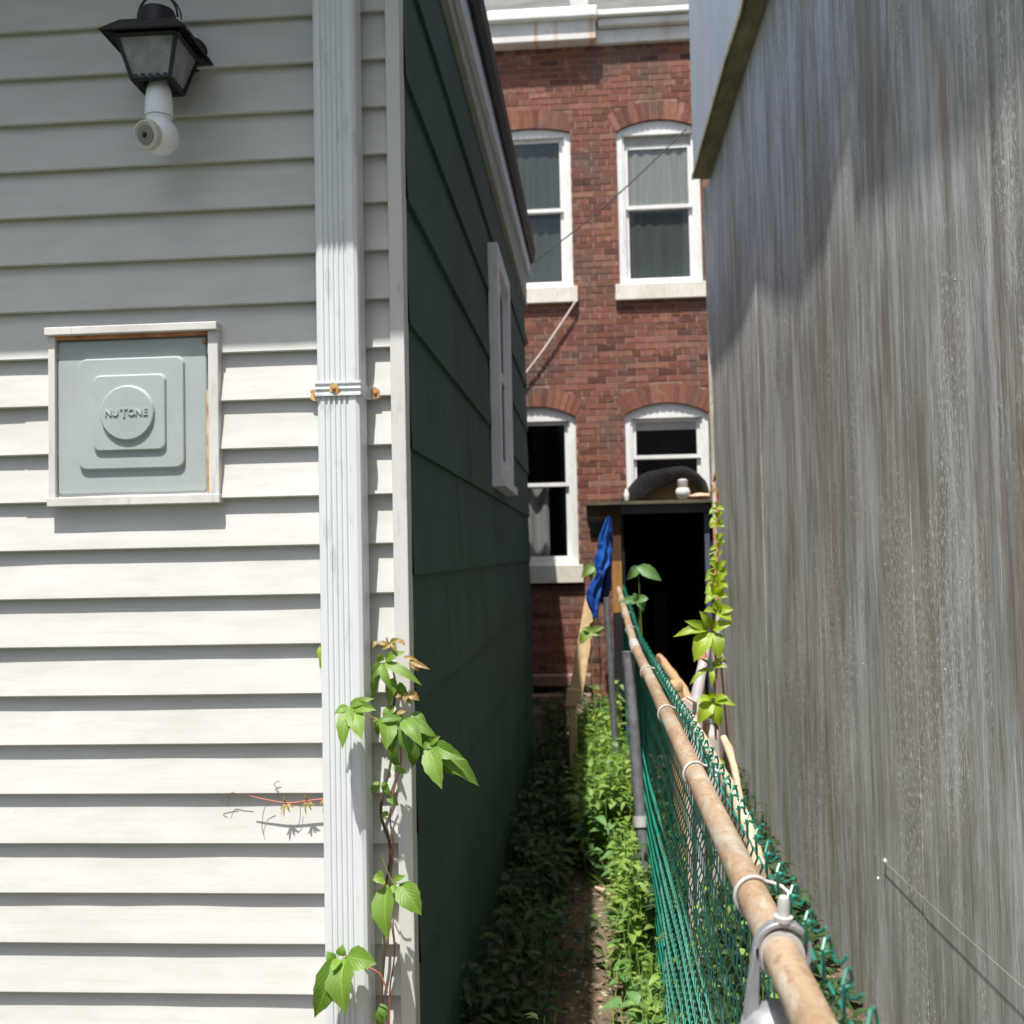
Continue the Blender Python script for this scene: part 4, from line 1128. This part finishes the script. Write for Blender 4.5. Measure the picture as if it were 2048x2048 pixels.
g1b = [((900,560),(860,800),120,-.02,.4), ((960,600),(1060,820),110,-.01,.25), ((900,820),(820,1020),120,-.02,.5), ((980,860),(900,1060),110,.0,.2), ((1080,900),(1230,1010),110,-.01,.6), ((1130,1180),(1090,1420),130,.02,.15), ((900,1150),(960,1440),120,.02,.3), ((720,930),(760,1130),90,.0,.35)]
for gg, yy in ((g1b, YV+.0), (g1, YV-.01), (g2, YS-.125), (g3, YV-.045), (g4, YV-.06)):
    cl3(gg, 'leaf_cluster', M_LEAF, yy)
g5 = [((870,240),(700,210),70,-.01,.6), ((870,230),(1000,170),90,-.01,.3), ((900,200),(930,330),80,-.02,.4), ((880,230),(760,300),70,-.01,.8), ((960,200),(1030,250),70,-.01,.3), ((1080,400),(1160,520),90,-.01,.9), ((1070,400),(1310,500),80,-.01,.7), ((1090,390),(1050,470),70,-.01,.5), ((1000,360),(1180,390),60,0,.8), ((740,200),(690,290),60,-.01,.4), ((1060,700),(1170,790),130,-.01,1), ((1040,700),(1000,840),90,-.01,.9), ((980,720),(900,760),60,-.01,.5), ((930,900),(1060,880),60,0,.9), ((700,980),(770,940),50,0,.9)]
g5 = [(a_, ((a_[0]+(b__[0]-a_[0])*.8), (a_[1]+(b__[1]-a_[1])*.8)), w_*.72, d_, t_) for a_, b__, w_, d_, t_ in g5]
for gi in range(0, len(g5), 5): cl3(g5[gi:gi+5], 'shoot_cluster', M_LEAFR, YV-.01)
cl3([((760,1560),(700,1700),90,-.01,.6), ((800,1560),(880,1700),80,-.01,.4), ((850,1850),(790,1930),70,-.01,.5), ((840,1700),(960,1790),80,-.01,.3), ((900,1420),(1030,1480),70,-.01,.8)], 'leaf_cluster', M_LEAF, YV)
stem_part([zc3(860, 760), zc3(940, 690), zc3(1040, 700)], .0016, 'stem', M_STEMR, vn, YV)
stem_part([zc3(780, 1000), zc3(640, 900), zc3(500, 830)], .0014, 'stem', M_STEMG, vn, YV-.05)
stem_part([zc3(860, 950), zc3(1050, 1050), zc3(1260, 1205)], .0014, 'stem', M_STEMG, vn, YV-.045)
stem_part([zc3(870, 960), zc3(840, 640), zc3(800, 410)], .0014, 'stem', M_STEMG, vn, YV-.01)
def cl6(sp, nm, mt, Y):
    return px_leaves([((zc6(*a)), (zc6(*b)), w_*.2112, dy_, tn) for a, b, w_, dy_, tn in sp], nm, mt, vn, Y)
h1 = [((830,610),(840,1140),255,-.04,.6), ((950,600),(1150,900),240,-.03,.6), ((800,560),(690,560),150,-.02,.8), ((880,560),(1000,530),70,-.01,.9), ((870,620),(930,700),80,-.01,.9)]
cl6(h1, 'leaf_cluster', M_LEAF, YV-.03)
stem_part([zc6(770, 330), zc6(820, 470), zc6(880, 590), zc6(950, 600)], .0014, 'stem', M_STEMG, vn, YV-.02)
h2 = [((330,1300),(140,1880),270,-.04,.25), ((430,1300),(400,1840),320,-.05,.7), ((450,1290),(725,1360),230,-.02,.6), ((400,1290),(400,1180),110,0,.45), ((330,1340),(250,1250),110,0,.4), ((380,1320),(310,1440),100,-.03,.9)]
cl6(h2, 'leaf_cluster', M_LEAF, YS-.125)
stem_part([zc6(430, 1280), zc6(580, 1370), zc6(720, 1430), zc6(780, 1500), zc6(830, 1640)], .0018, 'stem', M_STEMR, vn, YV-.04)
h3 = [((760,1740),(820,1900),90,-.01,.5), ((770,1760),(760,2000),100,-.01,.3), ((500,1720),(420,1960),120,-.02,.35)]
cl6(h3, 'leaf_cluster', M_LEAF, YV)
# small shoot peeping from behind the downspout on the left
sh = thing('creeper', 'tiny yellowish creeper shoot peeping out left of the downspout high up', 'creeper', PY(640, 1290, YS-.02))
px_leaves([((645,1290),(636,1318),12,-.01,.9), ((648,1295),(640,1340),14,-.01,.8), ((650,1300),(648,1330),14,-.01,.6)], 'leaf_cluster', M_LEAFY, sh, YS-.022)
px_leaves([((650,1285),(640,1300),10,-.005,.4)], 'shoot_cluster', M_LEAFR, sh, YS-.022)
stem_part([(668, 1280), (655, 1288), (645, 1292)], .0016, 'stem', M_STEMR, sh, YS-.02)
# red tendril with withered shoots reaching out over the siding
tw = thing('creeper', 'thin red creeper runner with withered shoots reaching left over the white siding', 'creeper', PY(580, 1602, YS-.03))
stem_part([(672, 1597), (630, 1600), (580, 1606), (545, 1602), (500, 1592)], [.0024, .0022, .002, .0018, .0012], 'stem', M_STEMR, tw, YS-.035)
for i, (x_, y_) in enumerate(((572, 1606), (615, 1602), (650, 1598))):
    px_leaves([((x_, y_), (x_+dx_, y_+dy_), 5, -.008, random.random()) for dx_, dy_ in ((-12, 14), (8, 20), (-4, 30), (16, 10), (-6, -14))], 'shoot_cluster', M_LEAFR, tw, YS-.033)
for pts in (((545,1603),(530,1615),(524,1650),(528,1672)), ((500,1592),(480,1590),(462,1586),(455,1610)), ((470,1590),(440,1598),(448,1608)), ((556,1600),(556,1580),(548,1568),(560,1562)), ((600,1604),(600,1640),(592,1655))):
    stem_part(list(pts), .0007, 'tendril', M_STEMB, tw, YS-.022)

# --- bright creeper at the end of the grey wall
def vine_y(py): return 3.45 if py > 1200 else 3.45+(1200-py)/200*1.6
bv = thing('creeper', 'bright yellow-green creeper hanging along the far edge of the grey wall', 'creeper', PY(1425, 1262, 3.6))
pp = [(1432, 1480), (1428, 1400), (1434, 1330), (1422, 1262), (1436, 1210), (1428, 1160), (1436, 1110), (1428, 1070), (1434, 1030), (1432, 990), (1428, 950)]
q = MB(); q.smooth = True; q.tube([PY(x_, y_, vine_y(y_)) for x_, y_ in pp], .004, 7); q.build('stem', M_STEMR, bv)
def vcl(sp):
    L = Leaves()
    for (a, b, w_) in sp:
        Y = vine_y(a[1]); A = PY(*a, Y); B = PY(*b, Y-.03)
        L.leaf(A, B, w_*Y/FPX, V((random.uniform(-.5, .2), -1, random.uniform(.2, .9))), random.uniform(.4, 1), curl=random.uniform(0, .2), fold=.3)
    L.q.build('leaf_cluster', M_LEAFY, bv, recalc=False)
vcl([((1418,1258),(1348,1268),24), ((1418,1262),(1388,1324),40), ((1424,1264),(1440,1318),38), ((1424,1258),(1464,1244),24), ((1418,1256),(1372,1242),22), ((1422,1254),(1400,1222),22)])
vcl([((1430,1224),(1408,1222),20), ((1434,1224),(1464,1240),28), ((1436,1220),(1466,1218),24), ((1432,1220),(1440,1195),20)])
vcl([((1422,1335),(1424,1375),13), ((1420,1335),(1378,1368),14), ((1424,1334),(1455,1334),11), ((1420,1332),(1402,1316),9), ((1424,1330),(1450,1315),10)])
vcl([((1422,1402),(1396,1446),34), ((1426,1402),(1440,1454),36), ((1426,1400),(1472,1410),22), ((1422,1398),(1392,1402),20), ((1424,1398),(1422,1378),16), ((1430,1400),(1455,1392),18)])
vcl([((1436,1520),(1448,1545),24), ((1440,1525),(1432,1550),18)])
for py in (1185, 1165, 1140):
    vcl([((1434,py),(1434+dx_,py+dy_),22) for dx_, dy_ in ((-24, 22), (18, -20), (22, 8), (-14, -16))])
for py in (1115, 1095, 1080, 1050, 1035, 1015):
    vcl([((1434,py),(1434+dx_,py+dy_),12) for dx_, dy_ in random.sample([(-16, 14), (12, -14), (16, 4), (-8, -12), (-14, 4)], 3)])
px_leaves([((1428, 970), (1420, 995), 8, -.01, .3), ((1426, 965), (1432, 940), 7, -.01, .3), ((1430, 975), (1436, 1000), 8, 0, .2)], 'shoot_cluster', M_LEAFR, bv, 5.2)

# --- pale leaves rising in front of the dark shed and by the fence end
def plant(label, px, py, Y, sp, mt=M_WEEDP, group=None, nm='sapling'):
    p = PY(px, py, Y); t_ = thing(nm, label, 'plant', (p.x, Y, 0), group)
    q = MB(); q.smooth = True; q.tube([V((p.x-.03, Y+.02, 0)), V((p.x+.02, Y, p.z*.5)), p], [.005, .004, .002], 6); q.build('stem', M_STEMG, t_)
    px_leaves([((px, py), (px+a, py+b), w_, -.02) for a, b, w_ in sp], 'leaf_cluster', mt, t_, Y)
plant('tall sapling with two pale leaves against the black shed mouth', 1276, 1132, 6.3, [(-22, 28, 20), (48, 30, 26)])
plant('lower sapling with pale leaves just right of the rail before the shed', 1276, 1200, 5.6, [(-36, 4, 18), (22, -2, 18), (12, 22, 20), (-10, -14, 14)])
plant('dark leafed sapling left of the blue tarp before the lower window sill', 1190, 1130, 7.0, [(-28, 26, 20), (-8, 34, 16), (4, -10, 12)], M_WEED)
plant('sapling with broad pale leaves in front of the leaning board', 1180, 1262, 6.0, [(-22, 26, 24), (24, 8, 18), (-14, -6, 14), (30, -8, 14)], M_WEED)

# --- ground cover: weeds on both sides of the mesh
def weeds(nm, n, xr, yr, hr, size, mt, label, seed, dens=None, leaves=(5, 9), droop=.3, hmax=None):
    rnd = random.Random(seed); L = Leaves(); stq = MB()
    for _ in range(n):
        x = rnd.uniform(*xr); y = rnd.uniform(*yr)
        if dens and rnd.random() > dens(x, y): continue
        h = rnd.uniform(*hr)*(.6+.8*abs(noise.noise(V((x*3, y*1.5, seed)))))
        if hmax: h = min(h, hmax(x, y))
        if h < .03: continue
        z0 = gz(x, y); lean = V((rnd.uniform(-.15, .15), rnd.uniform(-.15, .15), 0))
        top = V((x, y, z0))+lean*h+V((0, 0, h))
        stq.tube([V((x, y, z0-.01)), V((x, y, z0)).lerp(top, .5)+lean*.1*h, top], [.003, .0025, .0015], 4, False)
        for k in range(rnd.randint(*leaves)):
            t = rnd.uniform(.25, 1.0); p = V((x, y, z0)).lerp(top, t)
            a = rnd.uniform(0, 6.283); ln = rnd.uniform(*size)*(1.15-.4*t)
            d = V((math.cos(a), math.sin(a), rnd.uniform(-droop, .5))).normalized()
            s_ = p+d*ln*.35
            L.leaf(s_, s_+d*ln, ln*rnd.uniform(.45, .7), V((rnd.uniform(-.3, .3), rnd.uniform(-.3, .3), 1)), rnd.random(), curl=rnd.uniform(0, .35), fold=.25, nseg=4)
    n0 = len(L.q.v); L.q.v += stq.v; L.q.f += [tuple(i+n0 for i in f) for f in stq.f]; L.q.t += [.2]*len(stq.f)
    o_ = L.q.build(nm, mt, origin=((xr[0]+xr[1])/2, (yr[0]+yr[1])/2, 0), recalc=False)
    return tag(o_, label, 'weeds', kind='stuff')
weeds('weeds', 640, (-.06, .15), (5.0, 8.2), (.24, .60), (.045, .09), M_WEED, 'thick sunlit green weeds along the left foot of the mesh', 3, None, (7, 12))
weeds('weeds', 560, (.0, .18), (2.6, 5.3), (.06, .30), (.025, .065), M_WEED, 'low sunlit weeds beside the bare soil at the near mesh', 4, lambda x, y: max(.02, (x-.12)*15)+max(0, (y-4.7)*.5), (5, 9))
weeds('shaded_weeds', 1000, (-.40, -.02), (2.9, 8.2), (.10, .40), (.035, .09), M_WEEDSH, 'shaded weeds with shade darkened into their leaf colour along the foot of the green shingle wall', 5, lambda x, y: (.5+.4*noise.noise(V((x*3, y*2, 9))))*(1 if x < -.14 or y > 4.8 else .06))
weeds('weeds_beyond', 900, (.23, .84), (1.7, 6.6), (.15, .8), (.04, .085), M_WEEDSH, 'weeds and ivy filling the strip between the mesh and the grey wall', 6, lambda x, y: .8 if y < 4.6 else .4, (7, 12), hmax=lambda x, y: 1.25-1.62*x+max(0, y-3.2)*.1)
weeds('weeds_beyond', 130, (.23, .60), (1.7, 4.2), (.2, .8), (.035, .07), M_WEED, 'brighter green weeds seen through the near mesh', 16, None, (4, 8), hmax=lambda x, y: 1.2-1.62*x)
weeds('shaded_weeds', 90, (-.45, .1), (8.2, 10.5), (.10, .3), (.05, .09), M_WEEDSH, 'dark plants near the stone steps', 7)
weeds('weeds', 90, (-.05, .15), (4.9, 8.0), (.25, .60), (.07, .13), M_WEEDP, 'larger pale leaved weeds among the sunlit weeds by the mesh', 21, None, (4, 7))
weeds('weeds', 40, (.09, .18), (3.0, 5.0), (.10, .30), (.05, .10), M_WEEDP, 'pale broad leaves at the mesh foot beside the soil', 22, None, (3, 6))
weeds('weeds', 60, (.10, .18), (3.6, 4.6), (.30, .50), (.04, .07), M_WEED, 'sunlit weeds crowding the base of the middle fence post', 23, None, (8, 12))
# grasses
rnd = random.Random(8); q = MB()
for _ in range(420):
    x = rnd.uniform(.03, .17); y = rnd.uniform(2.8, 5.4); L_ = rnd.uniform(.08, .3); a = rnd.uniform(0, 6.28); z0 = gz(x, y)
    dv = V((math.cos(a), math.sin(a), 0)); sd_ = V((-dv.y, dv.x, 0))*.0013; P = [V((x, y, z0))+dv*L_*.5*t*t+V((0, 0, L_*(t-.35*t*t))) for t in (0, .3, .6, .85, 1)]
    for i in range(4):
        k0, k1 = 1-i/4.2, 1-(i+1)/4.2
        q.quad(P[i]-sd_*k0, P[i]+sd_*k0, P[i+1]+sd_*k1, P[i+1]-sd_*k1)
tag(q.build('grass', M_GRASS, origin=(.1, 3.5, 0), recalc=False), 'thin yellow-green grass blades among the weeds by the mesh', 'grass', kind='stuff')
# litter
L = Leaves(); rnd = random.Random(9)
for _ in range(1300):
    x = rnd.uniform(-.38, .82); y = rnd.uniform(1.8, 6.5); a = rnd.uniform(0, 6.28); ln = rnd.uniform(.012, .04)
    p = V((x, y, gz(x, y)+.004+rnd.uniform(0, .008))); d = V((math.cos(a), math.sin(a), rnd.uniform(-.1, .35)))
    L.leaf(p, p+d*ln, ln*.6, V((rnd.uniform(-.5, .5), rnd.uniform(-.5, .5), 1)), rnd.random(), curl=rnd.uniform(-.4, .4), nseg=3)
tag(L.q.build('leaf_litter', M_LITTER, origin=(.2, 4, 0), recalc=False), 'dry brown leaf litter and bark bits on the soil', 'leaf litter', kind='stuff')
q = MB(); rnd = random.Random(10); q.smooth = True
for _ in range(260):
    x = rnd.uniform(-.15, .2); y = rnd.uniform(3.0, 5.2); r_ = rnd.uniform(.003, .010); p = V((x, y, gz(x, y)+r_*.2)); sx_ = rnd.uniform(.7, 1.5)
    q.grid(lambda u, v: p+V((sx_*math.cos(2*math.pi*u)*math.sin(math.pi*v), math.sin(2*math.pi*u)*math.sin(math.pi*v), .6*math.cos(math.pi*v)))*r_*(1+.3*noise.noise(V((u*4, v*4, r_*900)))), 7, 5)
tag(q.build('gravel', simple('pale_pebble', (.42, .36, .29), (.22, .17, .13), 20, .9), origin=(.1, 3, 0)), 'pale pebbles and crumbs on the bare soil', 'gravel', kind='stuff')
q = MB(); a = V((-.01, 4.75, gz(-.01, 4.75)+.018)); b = V((.07, 4.62, gz(.07, 4.62)+.02)); q.tube([a, a.lerp(b, .5)+V((0, .01, .004)), b], [.008, .010, .009], 8)
tag(q.build('twig', M_STICK, origin=a), 'short pale twig lying on the soil at the shadow edge', 'twig')
